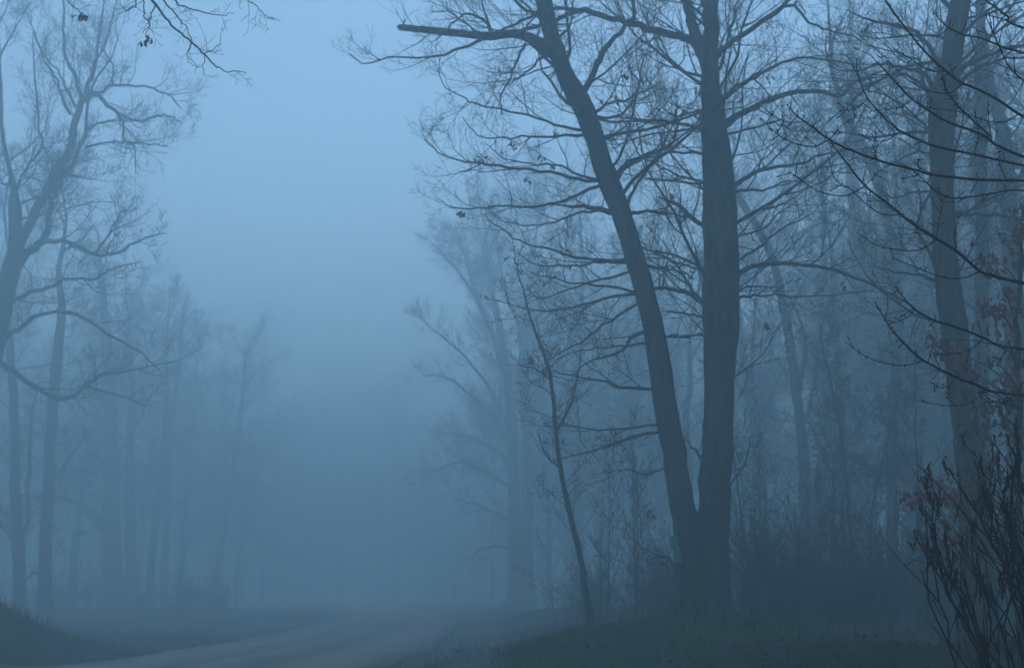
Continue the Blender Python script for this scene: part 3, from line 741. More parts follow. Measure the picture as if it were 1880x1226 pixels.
# ================================================================== BACKGROUND TREES (copies of three shapes)
def proto_tree(name, seed, H, r, cfg, k, L0, L1, label, group, lean=.03):
    rng = random.Random(seed)
    root = empty(name, (0, 0, 0), label, 'tree', group)
    pts, rad = [], []
    x = y = 0.0; n = 18; dx = dy = 0
    for i in range(n):
        t = i / (n - 1)
        pts.append((x, y, -0.4 + (H + .4) * t)); rad.append(max(.012, r * (1.35 if i == 0 else 1) * (1 - t) ** .95))
        wl = lean * (1 if t < .45 else 3.2); dx = dx * .9 + rng.gauss(0, wl); dy = dy * .9 + rng.gauss(0, wl); x += dx * H / n; y += dy * H / n
    T = Brush(); T.tube(pts, rad, 9); T.build('trunk', BARK2, root, rough=.03, seed=seed)
    C = Brush(); auto_limbs(C, pts, rad, cfg, rng, k, .22, .98, L0, L1, None, (10, 60))
    C.build('crown', TWIG, root)
    return root
cb = Cfg(rmin=0.0062, wander=0.15, up=0.09, kids=(7, 5, 4), npts=(7, 6, 5, 4), ratio=(.55, .55, .58), maxlvl=3, ang=(28, 62))
GL, GR = 'foggy trees of the left wood', 'foggy trees of the right wood'
LL_, LR_ = 'leafless tree half lost in fog, one of many in the left wood', 'leafless tree half lost in fog, one of many in the right wood'
protos = [proto_tree('bare_tree', 101, 17, .24, cb, 26, 4.6, 2.6, LL_, GL), proto_tree('bare_tree', 102, 15, .2, cb, 26, 4.0, 2.4, LL_, GL, .045), proto_tree('bare_tree', 103, 19, .28, cb, 28, 5.2, 3.0, LL_, GL, .02)]
def pxx(px, D): return (px - 940) / F * D
spots = []
for (px, D, s) in [(150, 60, 1), (60, 66, 1.05), (345, 68, .95), (270, 72, 1.05), (400, 76, .9), (190, 78, 1.1), (330, 84, 1), (455, 86, .85), (110, 88, 1.1), (490, 96, .85), (420, 98, .95), (20, 92, 1.1), (250, 95, 1.1), (530, 108, .85), (470, 112, .9), (350, 110, 1.1), (560, 126, .85), (500, 130, .9), (590, 150, .8), (-40, 70, 1.1), (-30, 52, .9), (445, 72, .7)]:
    spots.append((px, D * 1.5, s * 1.34, 0))
for (px, D, s) in [(1010, 62, .9), (1060, 56, .95), (1110, 66, 1), (1150, 50, .9), (1040, 80, 1), (1210, 58, 1), (1250, 44, .9), (1000, 95, .95), (1100, 90, 1.1), (1420, 58, 1.05), (1520, 52, 1), (1470, 70, 1.1), (1615, 56, 1), (1660, 62, 1.1), (1720, 48, 1), (1765, 56, 1.05), (1830, 44, .95), (1860, 60, 1.1), (1350, 66, 1.1), (1290, 80, 1.1),
                  (1185, 76, 1.1), (950, 85, .85), (905, 105, .85), (880, 130, .85), (930, 120, .9), (1540, 80, 1.15), (1700, 78, 1.15), (1400, 42, .75), (1545, 38, .7), (1665, 36, .75), (1900, 40, .9), (1960, 34, .9), (1925, 26, .8), (1750, 34, .7), (840, 150, .8)]:
    spots.append((px, D * 1.3, s * 1.2, 1))
rng = random.Random(77)
spots = [(px, D, s * (1.25 if side and D < 75 else 1), side) for px, D, s, side in spots]
for i in range(4): spots.append((rng.uniform(1380, 1960), rng.uniform(70, 100), rng.uniform(1.3, 1.6), 1))
for i in range(6): spots.append((rng.uniform(990, 1300), rng.uniform(85, 130), rng.uniform(1.1, 1.4), 1))
for i in range(12): spots.append((rng.uniform(-60, 420), rng.uniform(120, 170), rng.uniform(1.3, 1.6), 0))
for i in range(12):
    q = rng.uniform(520, 880)
    spots.append((q, rng.uniform(150, 240), rng.uniform(1.2, 1.6), 0 if q < 700 else 1))
first = [True] * 3
for i, (px, D, s, side) in enumerate(spots):
    x = pxx(px, D); pk = i % 3; o = protos[pk]
    loc = (x, D, G(x, D) - .05); rz = rng.uniform(0, 6.28); s *= rng.uniform(.92, 1.08)
    if first[pk]:
        first[pk] = False; o.location = loc; o.rotation_euler = (0, 0, rz); o.scale = (s, s, s); c = o
    else:
        c = copy_tree(o, loc, rz, s)
    c['label'] = LR_ if side else LL_; c['group'] = GR if side else GL

# the wood goes on to both sides and behind the camera and shades the fog there
rng = random.Random(404)
for i in range(46):
    sd = 1 if i % 5 else 0
    y = rng.uniform(-28, 40)
    edge = max(0, y) * .44 + (6.5 if sd else 13)
    x = (edge + rng.uniform(1, 26)) * (1 if sd else -1)
    c = copy_tree(protos[i % 3], (x, y, G(x, y) - .05), rng.uniform(0, 6.28), rng.uniform(1.0, 1.45), LR_ if sd else LL_, GR if sd else GL)

# ================================================================== UNDERGROWTH
def proto_sapling(seed, H, r, cfg, k, L, label, group):
    rng = random.Random(seed)
    root = empty('sapling', (0, 0, 0), label, 'sapling', group)
    B = Brush(); n = 10; x = y = 0; dx, dy = rng.gauss(0, .05), rng.gauss(0, .05); pts, rad = [], []
    for i in range(n):
        t = i / (n - 1); pts.append((x, y, -.1 + H * t)); rad.append(max(cfg.rmin, r * (1 - .85 * t)))
        dx += rng.gauss(0, .025); dy += rng.gauss(0, .025); x += dx * H / n; y += dy * H / n
    B.tube(pts, rad, 6); B.build('trunk', TWIG, root)
    C = Brush(); auto_limbs(C, pts, rad, cfg, rng, k, .15, .98, L, L * .5, None, (25, 65)); C.build('crown', TWIG, root)
    return root
cu = Cfg(rmin=0.0042, wander=0.13, up=0.09, kids=(5, 3, 2), npts=(6, 5, 4), ratio=(.5, .5), maxlvl=2, ang=(25, 55))
GS = 'bare saplings in the right-hand undergrowth'
LSAP = 'thin leafless sapling in the misty undergrowth of the right wood'
saps = [proto_sapling(201, 4.2, .022, cu, 16, 1.0, LSAP, GS), proto_sapling(202, 3.2, .018, cu, 16, .9, LSAP, GS), proto_sapling(203, 5.2, .028, cu, 20, 1.2, LSAP, GS)]
rng = random.Random(31)
first = [True] * 3
for i in range(95):
    D = 22.5 + 28 * rng.random()
    px = rng.uniform(1045, 1900) if rng.random() < .8 else rng.uniform(1340, 1900)
    x = pxx(px, D); pk = i % 3; loc = (x, D, G(x, D)); rz = rng.uniform(0, 6.28); s = rng.uniform(.55, 1.15)
    if abs(px - 1290) < 70 and D < 26: continue
    if first[pk]:
        first[pk] = False; saps[pk].location = loc; saps[pk].rotation_euler = (0, 0, rz); saps[pk].scale = (s, s, s)
    else: copy_tree(saps[pk], loc, rz, s)

def proto_shrub(seed, H, ns, label, group, cfg, name='bare_shrub'):
    rng = random.Random(seed)
    root = empty(name, (0, 0, 0), label, 'shrub', group)
    B = Brush()
    for i in range(ns):
        az = rng.uniform(0, 6.28); el = math.radians(rng.uniform(50, 88)); q = (rng.gauss(0, .15), rng.gauss(0, .15), -.05)
        grow(B, q, (math.cos(az) * math.cos(el), math.sin(az) * math.cos(el), math.sin(el)), H * rng.uniform(.6, 1.15), .012, 0, cfg, rng)
    B.build('stem', TWIG, root)
    return root
cu2 = Cfg(rmin=0.0042, wander=0.13, up=0.06, kids=(7, 5), npts=(7, 5, 4), ratio=(.42, .5), maxlvl=2, ang=(22, 55))
GB = 'bare shrubs under the trees'
LSH = 'low twiggy leafless shrub in the dark brush under the right wood'
LSH2 = 'low leafless shrub at the foggy foot of the left wood'
shr = [proto_shrub(301, 1.9, 13, LSH, GB + ' on the right', cu2), proto_shrub(302, 1.4, 16, LSH, GB + ' on the right', cu2), proto_shrub(303, 2.4, 12, LSH, GB + ' on the right', cu2)]
first = [True] * 3
ss = []
for i in range(84):
    D = 22 + 22 * rng.random(); px = rng.uniform(1350, 1930) if rng.random() < .75 else rng.uniform(1010, 1280)
    if px < 1300: D += 5
    ss.append((px, D, 1))
for i in range(40):
    D = rng.uniform(62, 105); ss.append((rng.uniform(-20, 420), D, 0))
for i, (px, D, side) in enumerate(ss):
    x = pxx(px, D); pk = i % 3; loc = (x, D, G(x, D)); rz = rng.uniform(0, 6.28); s = rng.uniform(.55, 1.15) * (1 if side else 1.1)
    if first[pk]:
        first[pk] = False; c = shr[pk]; c.location = loc; c.rotation_euler = (0, 0, rz); c.scale = (s, s, s)
    else: c = copy_tree(shr[pk], loc, rz, s)
    if not side: c['label'] = LSH2; c['group'] = GB + ' on the left'

# small sprouting shrub at the foot of the twin oak
rng = random.Random(8)
q = P(1247, 1130, D1 - .3); sh = empty('sprout', (q[0], q[1], G(q[0], q[1])), 'forked bare shoot rising against the base of the twin oak below the green sign', 'shrub')
B = Brush()
for l in [[(1250, 1140, 6), (1246, 1080, 5), (1241, 1045, 5), (1228, 1025, 4), (1205, 1018, 3), (1180, 1005, 2), (1160, 985, 1.5)], [(1228, 1025, 3), (1215, 1035, 2), (1200, 1020, 1.2)], [(1246, 1080, 3), (1238, 1060, 2), (1215, 1050, 1.2)]]:
    limb(B, l, D1 - .4, cs, rng, dens=5, cl=.35)
B.build('stem', TWIG, sh, sh.location[:])

# ================================================================== OVERHANGING BRANCH AT TOP LEFT (its tree stands beside the frame)
DH = 12.0
ch = Cfg(rmin=0.0019, wander=0.16, up=0.02, kids=(6, 4, 3), npts=(7, 6, 5, 4), ratio=(.45, .5, .5), zig=.12, maxlvl=2)
rng = random.Random(61)
tx = pxx(-650, 13); tb = (tx, 13.0, G(tx, 13))
root = start_tree('roadside_oak', tb, 'oak at the left roadside whose drooping leafy-tipped twigs hang into the top left corner')
T = Brush(); pts = [(tx + .1 * math.sin(i * .7), 13 + .08 * math.sin(i), tb[2] - .3 + i * .75) for i in range(22)]
rad = [.38, .3] + [.27 * (1 - i / 24) for i in range(20)]
T.tube(pts, rad, 14); T.build('trunk', BARK, root, tb, rough=.04, seed=9)
C = Brush()
lm, lrd = limb(C, [(-650, 60, 42), (-450, -60, 34), (-250, -130, 26), (-50, -150, 18), (100, -140, 12), (190, -90, 8), (240, -40, 6), (285, 8, 5)], DH, ch, rng, dens=1.0, cl=.8)
H = [[(283, 5, 5), (305, 35, 4.5), (330, 58, 4), (352, 78, 3.6), (378, 105, 3.2), (400, 124, 2.6), (425, 132, 2), (452, 134, 1.3)],
     [(100, -140, 7), (190, -130, 6), (260, -80, 5), (300, 0, 3.4), (325, 30, 2.8), (342, 52, 2), (352, 75, 1.5)],
     [(100, -140, 7), (220, -110, 6), (290, -40, 4), (322, 2, 3.4), (340, 14, 3), (370, 22, 2.6), (400, 26, 2), (430, 25, 1.2)],
     [(190, -90, 5), (220, -30, 3.5), (250, 2, 2.8), (240, 15, 2.2), (229, 23, 1.3)],
     [(240, -40, 4), (262, 0, 2.6), (265, 30, 2.2), (275, 45, 2), (262, 62, 1.3)],
     [(285, 8, 3), (277, 30, 2.6), (275, 48, 2), (268, 66, 1.4)],
     [(190, -130, 5), (330, -80, 4), (430, -40, 3), (455, 0, 2.2), (468, 10, 2), (485, 25, 1.6), (515, 40, 1.1)],
     [(0, -145, 5), (90, -60, 3), (120, -2, 2.4), (142, 18, 1.8), (150, 24, 1.3)],
     [(375, 100, 2.4), (390, 92, 2), (405, 80, 1.4), (404, 62, 1)], [(352, 78, 2), (345, 100, 1.6), (352, 120, 1.2), (370, 122, 1)],
     [(375, 102, 2), (372, 125, 1.5), (378, 140, 1)]]
for l in H: limb(C, l, DH, ch, rng, dens=4.0, cl=.32)
spawn(C, pts, rad, 8, 0, Cfg(rmin=.006, kids=(7, 5, 3), maxlvl=2, npts=(8, 6, 5)), rng, t0=.4, k=16, Lc=2.6)
C.build('crown', TWIG, root, tb)
lv = cluster(P(148, 30, DH), 7, .028, rng) + cluster(P(270, 72, DH), 9, .03, rng)
leaves_obj('leaves', lv, .075, LEAF, root, 12, tb, hang=True)

# ================================================================== NEAR MAPLE BRANCHES ON THE RIGHT
DM = 5.6
rng = random.Random(91)
mx_, my_ = pxx(2560, 6.2), 6.2; mb = (mx_, my_, G(mx_, my_))
maple = start_tree('maple_tree', mb, 'nearest maple whose black budded twigs sweep in from the right edge')
T = Brush(); pts = [(mx_ + .05 * math.sin(i * .9), my_ + .05 * math.cos(i * .8), mb[2] - .2 + i * .42) for i in range(18)]
T.tube(pts, [.13, .1] + [.085 * (1 - i / 19) for i in range(16)], 12); T.build('trunk', BARK2, maple, mb, rough=.03, seed=14)
M = [
 [(2560, 420, 22), (2300, 380, 14), (2050, 340, 9), (1880, 332, 6), (1800, 330, 5.2), (1720, 322, 4.8), (1680, 312, 4.4), (1620, 297, 4), (1560, 275, 3.6), (1522, 256, 3.2), (1490, 232, 2.6), (1462, 212, 2.2), (1444, 192, 1.4)],
 [(2560, 640, 22), (2250, 580, 14), (2000, 540, 9), (1880, 520, 6.6), (1820, 505, 6), (1797, 496, 5.6), (1755, 460, 5), (1718, 438, 4.8), (1680, 414, 4.4), (1650, 390, 4), (1620, 366, 3.8), (1588, 341, 3.4), (1555, 300, 3), (1524, 260, 2)],
 [(2560, 380, 16), (2200, 340, 10), (1960, 310, 7), (1880, 288, 5.6), (1825, 264, 5), (1805, 248, 4.6), (1740, 224, 4), (1700, 200, 3.6), (1673, 181, 3.4), (1645, 152, 3), (1620, 125, 2.4), (1598, 101, 1.4)],
 [(2560, 320, 16), (2200, 290, 10), (1950, 245, 7), (1880, 215, 5.4), (1830, 182, 5), (1790, 162, 4.8), (1765, 152, 4.6), (1736, 130, 4.2), (1700, 97, 3.6), (1660, 48, 3), (1625, 0, 2.6), (1600, -40, 1.6)],
 [(2560, 400, 14), (2200, 345, 9), (1960, 318, 6), (1880, 304, 4.8), (1790, 284, 4.4), (1722, 270, 4), (1690, 258, 3.8), (1652, 240, 3.4), (1620, 212, 3), (1593, 181, 2.6), (1580, 152, 2), (1572, 124, 1.3)],
 [(2560, 200, 12), (2150, 130, 7), (1880, 52, 4), (1850, 30, 3.6), (1820, 8, 3.2), (1780, -25, 2)],
 [(2560, 240, 12), (2150, 170, 7), (1930, 115, 4.4), (1880, 98, 4), (1845, 88, 3.6), (1800, 70, 3.2), (1768, 64, 2.8), (1735, 46, 2.2), (1713, 22, 1.3)],
 [(2560, 260, 10), (2100, 220, 5), (1930, 175, 3.2), (1880, 148, 2.8), (1852, 122, 2.4), (1830, 75, 2), (1808, 27, 1.2)],
 [(2560, 740, 14), (2200, 690, 8), (1960, 655, 5.4), (1880, 641, 4.4), (1835, 634, 4), (1805, 620, 3.8), (1760, 602, 3.4), (1720, 590, 3), (1680, 568, 2.6), (1655, 541, 2), (1642, 524, 1.3)],
 [(2560, 800, 16), (2200, 760, 10), (1960, 735, 6.2), (1880, 726, 5), (1820, 718, 4.6), (1790, 705, 4.2), (1755, 692, 3.8), (1695, 661, 3.2), (1662, 632, 2.8), (1635, 602, 2.2), (1607, 555, 1.3)],
 [(2560, 430, 10), (2100, 370, 5), (1880, 350, 3.2), (1820, 356, 3), (1752, 364, 2.8), (1715, 348, 2.2), (1690, 325, 1.8), (1678, 314, 1.3)],
 [(1818, 250, 4), (1780, 215, 3.6), (1755, 190, 3), (1735, 160, 2.4), (1729, 130, 1.3)],
]
Ms = [
 [(1522, 257, 2.8), (1492, 269), (1450, 260), (1420, 241), (1397, 217, 1.2)], [(1480, 224, 2), (1445, 224), (1420, 212), (1400, 197, 1.2)],
 [(1588, 342, 2.6), (1550, 360), (1500, 350), (1468, 328), (1446, 315, 1.2)], [(1588, 342, 2.2), (1604, 325), (1619, 310, 1.2)],
 [(1524, 256, 2.2), (1545, 231), (1570, 214, 1.2)], [(1656, 394, 2.6), (1622, 394), (1590, 375), (1562, 348), (1535, 332), (1525, 305), (1521, 288, 1.2)],
 [(1720, 440, 2.8), (1690, 458), (1650, 459), (1605, 448), (1588, 436), (1573, 427, 1.2)], [(1799, 498, 2.8), (1770, 510), (1735, 510), (1690, 494), (1650, 478), (1636, 474, 1.2)],
 [(1680, 568, 2), (1664, 584), (1632, 595, 1.2)], [(1695, 662, 2.4), (1660, 671), (1620, 665), (1585, 652), (1552, 627, 1.2)],
 [(1806, 620, 2.2), (1780, 642), (1745, 650), (1722, 650, 1.2)], [(1812, 716, 2.2), (1780, 740), (1740, 745), (1683, 735, 1.2)], [(1756, 692, 2.2), (1740, 710), (1722, 710), (1706, 700, 1.2)],
 [(1766, 154, 2.6), (1742, 172), (1700, 165), (1665, 145), (1635, 118), (1610, 101, 1.2)], [(1868, 211, 2.6), (1842, 225), (1805, 220), (1760, 205), (1700, 196), (1667, 169, 1.2)],
 [(1652, 240, 2), (1628, 258), (1600, 258), (1583, 248, 1.2)], [(1593, 182, 2), (1570, 200), (1539, 203, 1.2)], [(1673, 182, 2.2), (1650, 198), (1600, 203, 1.2)],
 [(1737, 131, 2.2), (1710, 131), (1670, 108), (1640, 88, 1.2)], [(1820, 257, 2.6), (1815, 215), (1814, 180, 1.2)], [(1718, 437, 2.2), (1726, 398), (1735, 360, 1.2)],
 [(1610, 295, 2), (1605, 270), (1609, 243, 1.2)], [(1788, 284, 2), (1796, 250), (1792, 215, 1.2)], [(1690, 316, 2), (1685, 300), (1688, 290, 1.2)], [(1790, 706, 2.2), (1820, 735), (1850, 740, 1.2)],
 [(1880, 700, 2.2), (1850, 735), (1800, 737, 1.2)], [(1755, 458, 2), (1752, 430), (1760, 400, 1)], [(1850, 335, 2), (1835, 300), (1838, 270, 1.1)],
]
def spurs(B, pts, rad, rng, k, L=.045):
    n = len(pts)
    for j in range(k):
        t = (j + rng.random()) / k; x = t * (n - 1); i = min(int(x), n - 2); u = x - i
        a, b = pts[i], pts[i + 1]; q = tuple(a[c] + (b[c] - a[c]) * u for c in range(3)); d = norm(tuple(b[c] - a[c] for c in range(3)))
        az = (rng.gauss(0, 1), rng.gauss(0, .6), rng.gauss(.3, 1))
        dt = sum(az[c] * d[c] for c in range(3)); pr = norm(tuple(az[c] - dt * d[c] for c in range(3)))
        for s in ((1, -1) if rng.random() < .6 else (1,)):
            dd = norm(tuple(d[c] * .75 + pr[c] * s for c in range(3))); LL = L * rng.choice((.25, .3, .4, .6, .9, 1.8))
            e = tuple(q[c] + dd[c] * LL for c in range(3)); mdp = tuple(q[c] + dd[c] * LL * .6 for c in range(3))
            B.tube([q, mdp, tuple(q[c] + dd[c] * LL * .86 for c in range(3)), e], [.0022, .0016, .0028, .0006], 4)
C = Brush(); cm = Cfg(rmin=.0014)
depth = {}
for i, l in enumerate(M):
    dd = rng.uniform(-.5, .5) if i not in (2, 4) else 0.0
    pts, rad = limb(C, l, DM + .5, cm, rng, dens=0, dD=-.9 + dd, nodes=60, sides=6, jit=.12)
    spurs(C, pts[18:], rad[18:], rng, 20)
    depth[i] = [(p[0], p[1], p[2]) for p in pts]
allp = [p for L_ in depth.values() for p in L_]
def near_depth(px, py):
    best = (1e9, DM)
    for p in allp:
        v = (p[0], p[1], p[2] - CAMZ); c, s = math.cos(PITCH), math.sin(PITCH)
        f = v[1] * c + v[2] * s; u = -v[1] * s + v[2] * c
        qx = 940 + F * v[0] / f; qy = 613 - F * u / f; e = (qx - px) ** 2 + (qy - py) ** 2
        if e < best[0]: best = (e, p[1])
    return best[1]
for l in Ms:
    d0 = near_depth(l[0][0], l[0][1])
    pts, rad = limb(C, l, d0, cm, rng, dens=0, dD=rng.uniform(-.3, .15), nodes=18, sides=5, jit=.15)
    spurs(C, pts[3:], rad[3:], rng, 6, .035)
C.build('crown', NEARTWIG, maple, mb)

# ================================================================== OAK SAPLING THAT KEPT ITS RED LEAVES
DO = 10.5
rng = random.Random(17)
ob = P(1878, 1215, DO); ob = (ob[0], ob[1], G(ob[0], ob[1]))
os_ = start_tree('leafy_sapling', ob, 'young oak at the right edge still holding drooping dull red leaves', 'tree')
T = Brush(); pts, rad = stem([(1878, 1190, 15), (1873, 1050, 13), (1868, 900, 12), (1872, 740, 11), (1868, 600, 10), (1874, 480, 8), (1884, 380, 6), (1890, 250, 3)], DO, 30, .006, rng)
T.tube([(ob[0], ob[1], ob[2] - .1)] + pts, [rad[0] * 1.2] + rad, 8); T.build('trunk', BARK2, os_, ob)
C = Brush(); co = Cfg(rmin=.0022, wander=.2, up=.0, kids=(5, 3), npts=(6, 5, 4), maxlvl=1, zig=.1)
lv = []
cl = [(1733, 640, 34), (1712, 625, 14), (1752, 668, 26), (1808, 560, 22), (1836, 566, 26), (1850, 540, 20), (1870, 650, 30), (1842, 605, 16), (1812, 472, 22), (1820, 490, 14), (1862, 440, 26), (1874, 480, 26), (1760, 718, 18), (1798, 742, 28),
      (1850, 742, 26), (1786, 782, 30), (1838, 770, 26), (1668, 912, 22), (1688, 908, 20), (1722, 915, 34), (1746, 905, 26), (1782, 892, 26), (1702, 985, 16), (1742, 1000, 20), (1786, 1006, 22), (1874, 420, 20), (1846, 690, 22), (1872, 800, 30), (1820, 840, 26), (1764, 860, 20), (1848, 880, 24), (1760, 940, 18), (1726, 880, 14),
      (1800, 700, 12), (1866, 720, 26), (1878, 560, 20), (1858, 410, 14), (1878, 380, 16), (1740, 690, 14), (1810, 655, 12)]
trunkpts = pts
for (px, py, n) in cl:
    n = int(n * .75)
    e = P(px, py, DO + rng.uniform(-.6, .8))
    s = min(trunkpts, key=lambda p: abs(p[2] - (e[2] - .25)) + rng.random() * .2)
    mid = tuple((s[c] + e[c]) / 2 + (0, 0, .06)[c] for c in range(3)); q1 = tuple(s[c] * .75 + e[c] * .25 + (0, 0, .05)[c] for c in range(3)); q3 = tuple(s[c] * .25 + e[c] * .75 + (0, 0, .04)[c] for c in range(3))
    C.tube([s, q1, mid, q3, e], [.008, .006, .0045, .0035, .0025], 5)
    spawn(C, [mid, q3, e], [.004, .003, .0025], .5, 0, co, rng, k=4, Lc=.25)
    lv += cluster(e, n, .055, rng) + cluster(q3, n // 3, .05, rng)
C.build('crown', TWIG, os_, ob)
leaves_obj('leaves', lv, 0.075, LEAF, os_, 21, ob, hang=True)

# ================================================================== SEED-HEADED SHRUBS IN THE LOWER RIGHT CORNER
DS = 6.0
rng = random.Random(23)
def pod_cluster(seed):
    r = random.Random(seed); B = Brush()
    for i in range(15):
        x, y, z = r.gauss(0, .009), r.gauss(0, .009), r.uniform(-.10, .035)
        h = r.uniform(.018, .036); lx, ly = r.gauss(0, .22), r.gauss(0, .22)
        p = [(x + lx * h * t, y + ly * h * t, z + h * t) for t in (0, .25, .6, .85, 1)]
        w = r.uniform(.0028, .0045)
        B.tube(p, [w * .4, w, w * .95, w * .6, w * .15], 5)
        B.tube([(0, 0, z - .03), (x * .5, y * .5, z - .01), (x, y, z)], [.0018] * 3, 3)
    V, Q = B.arrays()
    return V, Q
pods = []
for s in (1, 2, 3):
    V, Q = pod_cluster(s); o = mesh_obj('seed_head', V, Q, SEED); pods.append(o.data); bpy.data.objects.remove(o)
def fruit_shrub(basepx, tips, label, seed, D):
    r = random.Random(seed); x = pxx(basepx, D); b = (x, D, G(x, D))
    root = empty('seed_head_shrub', b, label, 'shrub', 'dark shrubs with seed heads')
    B = Brush(); k = 0
    for (px, py) in tips[:12]:
        e = P(px, py, D + r.uniform(-.45, .45)); s = (b[0] + r.gauss(0, .2), b[1] + r.gauss(0, .2), b[2] - .05)
        ctl = [s + (.0068,), ((s[0] * .75 + e[0] * .25) + r.gauss(0, .06) + .09, s[1] * .7 + e[1] * .3, s[2] * .66 + e[2] * .34, .0056), (s[0] * .4 + e[0] * .6 + r.gauss(0, .07) + .05, s[1] * .4 + e[1] * .6, s[2] * .32 + e[2] * .68, .0042), e + (.0024,)]
        A = crom(ctl, 14)
        for i in range(1, 13): A[i, 0] += r.gauss(0, .011); A[i, 2] += r.gauss(0, .006)
        pts = [tuple(a[:3]) for a in A]; rad = [a[3] for a in A]
        B.tube(pts, rad, 5)
        ends = [e]
        for j in range(r.choice((2, 3, 4))):
            i = r.randrange(2, 12); q = pts[i]; L = r.uniform(.15, .5); d = norm((r.gauss(-.15, .5), r.gauss(0, .45), r.uniform(.5, 1.1)))
            tp = [q]; dd = d
            for z in range(4):
                dd = norm((dd[0] + r.gauss(0, .16), dd[1] + r.gauss(0, .16), dd[2] + .12)); tp.append(tuple(tp[-1][c] + dd[c] * L / 4 for c in range(3)))
            B.tube(tp, [.0024, .002, .0017, .0014, .001], 4)
            if r.random() < .3: ends.append(tp[-1])
            e2 = tuple(tp[2][c] + (r.gauss(0, .06), r.gauss(0, .06), r.uniform(.04, .14))[c] for c in range(3)); B.tube([tp[2], e2, e2], [.002, .0014, .001], 3)
        for j in range(r.choice((3, 4, 5))):
            i = r.randrange(6, 12); q = pts[i]; d = norm((r.gauss(-.05, .22), r.gauss(0, .25), 1)); L = r.uniform(.12, .34)
            tp = [q, (q[0] + d[0] * L * .5 + r.gauss(0, .01), q[1] + d[1] * L * .5, q[2] + d[2] * L * .45), (q[0] + d[0] * L * .8, q[1] + d[1] * L * .8, q[2] + d[2] * L)]
            B.tube(tp, [.0028, .0022, .0016], 4); ends.append(tp[-1])
        for en in ends:
            if r.random() < .6 and k < 90:
                o = bpy.data.objects.new('seed_head', pods[r.randrange(3)]); COL.objects.link(o); o.parent = root
                o.location = (en[0] - b[0], en[1] - b[1], en[2] - b[2]); o.rotation_euler = (r.gauss(0, .2), r.gauss(0, .2), r.uniform(0, 6.28)); o.scale = (r.uniform(.55, .95),) * 3; k += 1
    B.build('stem', SUMAC, root, b)
    return root
fruit_shrub(1850, [(1684, 852), (1706, 862), (1733, 850), (1742, 858), (1690, 930), (1700, 948), (1682, 985), (1702, 1000), (1720, 1020), (1735, 980), (1690, 1045), (1760, 930), (1750, 1060), (1720, 900), (1775, 1000), (1770, 820)], 'dark bare shrub with upright seed heads leaning out left of the corner thicket', 1, DS)
fruit_shrub(1905, [(1768, 806), (1790, 850), (1825, 812), (1832, 830), (1850, 806), (1808, 910), (1790, 960), (1840, 900), (1870, 860), (1820, 980), (1860, 960), (1795, 1040), (1850, 1040), (1775, 880), (1755, 960)], 'tallest dark shrub with seed heads at the right edge', 2, DS + .5)
fruit_shrub(1960, [(1872, 835), (1880, 900), (1866, 780), (1885, 960), (1900, 850), (1876, 1020), (1860, 1100), (1920, 900), (1842, 930), (1835, 1060), (1855, 870)], 'dark seed-headed shrub cut off by the lower right corner', 3, DS - .3)

# ================================================================== LITTER, GRASS, STONES
rs = np.random.RandomState(3)
def scatter(n, xr, yr_, keep):
    out = []
    while len(out) < n:
        x = rs.uniform(*xr, 4000); y = yr_[0] + (yr_[1] - yr_[0]) * rs.uniform(0, 1, 4000) ** 1.2
        k = rs.uniform(0, 1, 4000) < keep(x, y)
        z = hgt(x, y)
        out += list(zip(x[k], y[k], z[k]))
    return np.array(out[:n])
def offroad(x, y):
    o = x - road_c(y)
    return np.where(o < 0, sst(-2.9, -3.5, o), np.maximum(sst(3.4, 5.0, o), .3 * sst(3.0, 3.2, o)))
pos = scatter(12000, (-16, 14), (9, 42), lambda x, y: offroad(x, y) * .9)
pos[:, 2] += .02
LITTER = mat('dead_leaf', (0.015, 0.012, 0.009), .9, (0.06, 0.045, 0.035), 1.7)
tag(leaves_obj('leaf_litter', pos, .09, LITTER, None, 33, flat=True), 'brown dead leaves strewn over the verge and bank', 'leaf litter', kind='stuff')
PALE = mat('pale_leaf', (0.16, 0.14, 0.12), .8, (0.26, 0.24, 0.21), 3)
for i, (px, D, lab) in enumerate([(1693, 13.0, 'pale curled dead leaf on the dark ground, largest and brightest before the corner shrub'), (1134, 14.0, 'pale dead leaf lying alone on the dark ground below and left of the twin oak')]):
    x = pxx(px, D); o = leaves_obj('fallen_leaf', [(0, 0, .02)], .13, PALE, None, 40 + i, flat=True); o.location = (x, D, G(x, D) + .02); tag(o, lab, 'leaf')

def blades(pos, h, w, rs, name, m, label):
    n = len(pos); a = rs.uniform(0, 6.28, n); H = h * rs.uniform(.4, 1.3, n); ln = rs.uniform(.1, .8, n) * H; b = rs.uniform(0, 6.28, n)
    dx, dy = np.cos(a) * w, np.sin(a) * w
    V = np.zeros((n, 5, 3)); V[:] = pos[:, None, :]
    V[:, 0, 0] -= dx; V[:, 0, 1] -= dy; V[:, 1, 0] += dx; V[:, 1, 1] += dy
    for k, (s, t, l) in enumerate([(1, .55, .35), (-1, .55, .35)]):
        V[:, 2 + k, 0] += s * dx * .8 + np.cos(b) * ln * l; V[:, 2 + k, 1] += s * dy * .8 + np.sin(b) * ln * l; V[:, 2 + k, 2] += H * t
    V[:, 4, 0] += np.cos(b) * ln; V[:, 4, 1] += np.sin(b) * ln; V[:, 4, 2] += H
    i = np.arange(n)[:, None] * 5
    Q = np.concatenate([i, i + 1, i + 2, i + 3], 1); T = np.concatenate([i + 3, i + 2, i + 4], 1)
    return tag(mesh_obj(name, V.reshape(-1, 3), Q, m, None, False, Ft=T), label, 'grass', kind='stuff')
GRASS = mat('grass_blade', (0.02, 0.045, 0.01), .85, (0.055, 0.11, 0.024), .8)
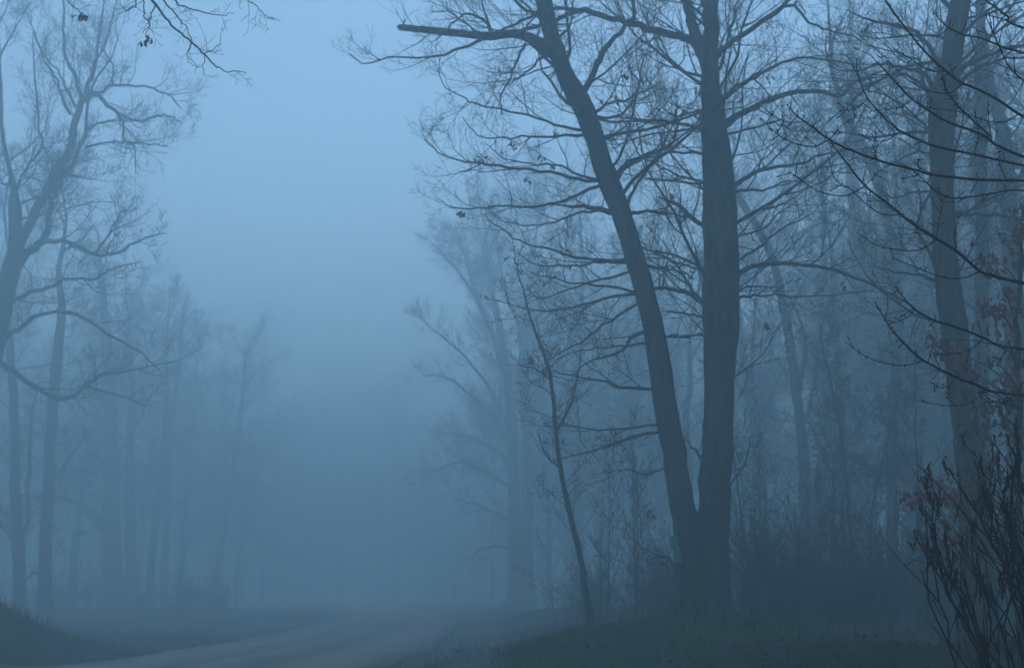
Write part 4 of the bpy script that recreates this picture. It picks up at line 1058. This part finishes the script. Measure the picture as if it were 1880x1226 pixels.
DRY = mat('dry_grass', (0.04, 0.035, 0.02), .9, (0.09, 0.075, 0.045), 1.2)
gp = scatter(42000, (-16, 13), (10, 40), lambda x, y: offroad(x, y) * np.clip(grassy(x, y) * 1.2 + .03, 0, 1))
blades(gp, .10, .005, rs, 'grass', GRASS, 'short thin green grass on the rise round the twin oak and along the road')
gp = scatter(24000, (-18, 14), (12, 46), lambda x, y: offroad(x, y) * (.15 + .85 * np.maximum(sst(-8, -10, x), sst(23, 26, y) * sst(0, 3, x))))
blades(gp, .30, .004, rs, 'dry_grass', DRY, 'taller straw coloured dead grass on the bank and at the edge of the wood')

# heap of leaves caught in fallen twigs at the edge of the wood
q = P(1612, 1165, 22.5); hp = empty('brush_heap', (q[0], q[1], G(q[0], q[1])), 'small heap of fallen twigs and red-brown leaves at the edge of the wood', 'brush heap')
B = Brush(); rng = random.Random(44)
for i in range(60):
    a = rng.uniform(0, 6.28); L = rng.uniform(.3, 1.1); x, y = rng.gauss(0, .35), rng.gauss(0, .2); z = rng.uniform(0, .15)
    B.tube([(x, y, z), (x + math.cos(a) * L * .5, y + math.sin(a) * L * .3, z + rng.uniform(.02, .2)), (x + math.cos(a) * L, y + math.sin(a) * L * .6, z + rng.uniform(0, .35))], [.009, .006, .003], 4)
B.build('twigs', TWIG, hp)
leaves_obj('leaves', [(rng.gauss(0, .35), rng.gauss(0, .2), abs(rng.gauss(.08, .1))) for _ in range(260)], .09, LEAF, hp, 45)

# ================================================================== HAZE
zb = float(hgt(X, Y).min()) - 1.0
hv = [(x, y, z) for x in (-155, 155) for y in (-85, 425) for z in (zb, HAZE_TOP)]
hq = [(0, 1, 3, 2), (4, 6, 7, 5), (0, 4, 5, 1), (2, 3, 7, 6), (0, 2, 6, 4), (1, 5, 7, 3)]
hm = bpy.data.materials.new('haze'); hm.use_nodes = True
nt = hm.node_tree; nt.nodes.remove(nt.nodes['Principled BSDF'])
pv = nt.nodes.new('ShaderNodeVolumePrincipled')
pv.inputs['Color'].default_value = (0.75, 0.885, 0.915, 1)
pv.inputs['Density'].default_value = HAZE_DENSITY
pv.inputs['Anisotropy'].default_value = 0.6
nt.links.new(pv.outputs[0], nt.nodes['Material Output'].inputs['Volume'])
hz = mesh_obj('haze', hv, hq, hm, None, False)
tag(hz, 'dense blue fog filling the road and the woods', 'fog', kind='stuff')
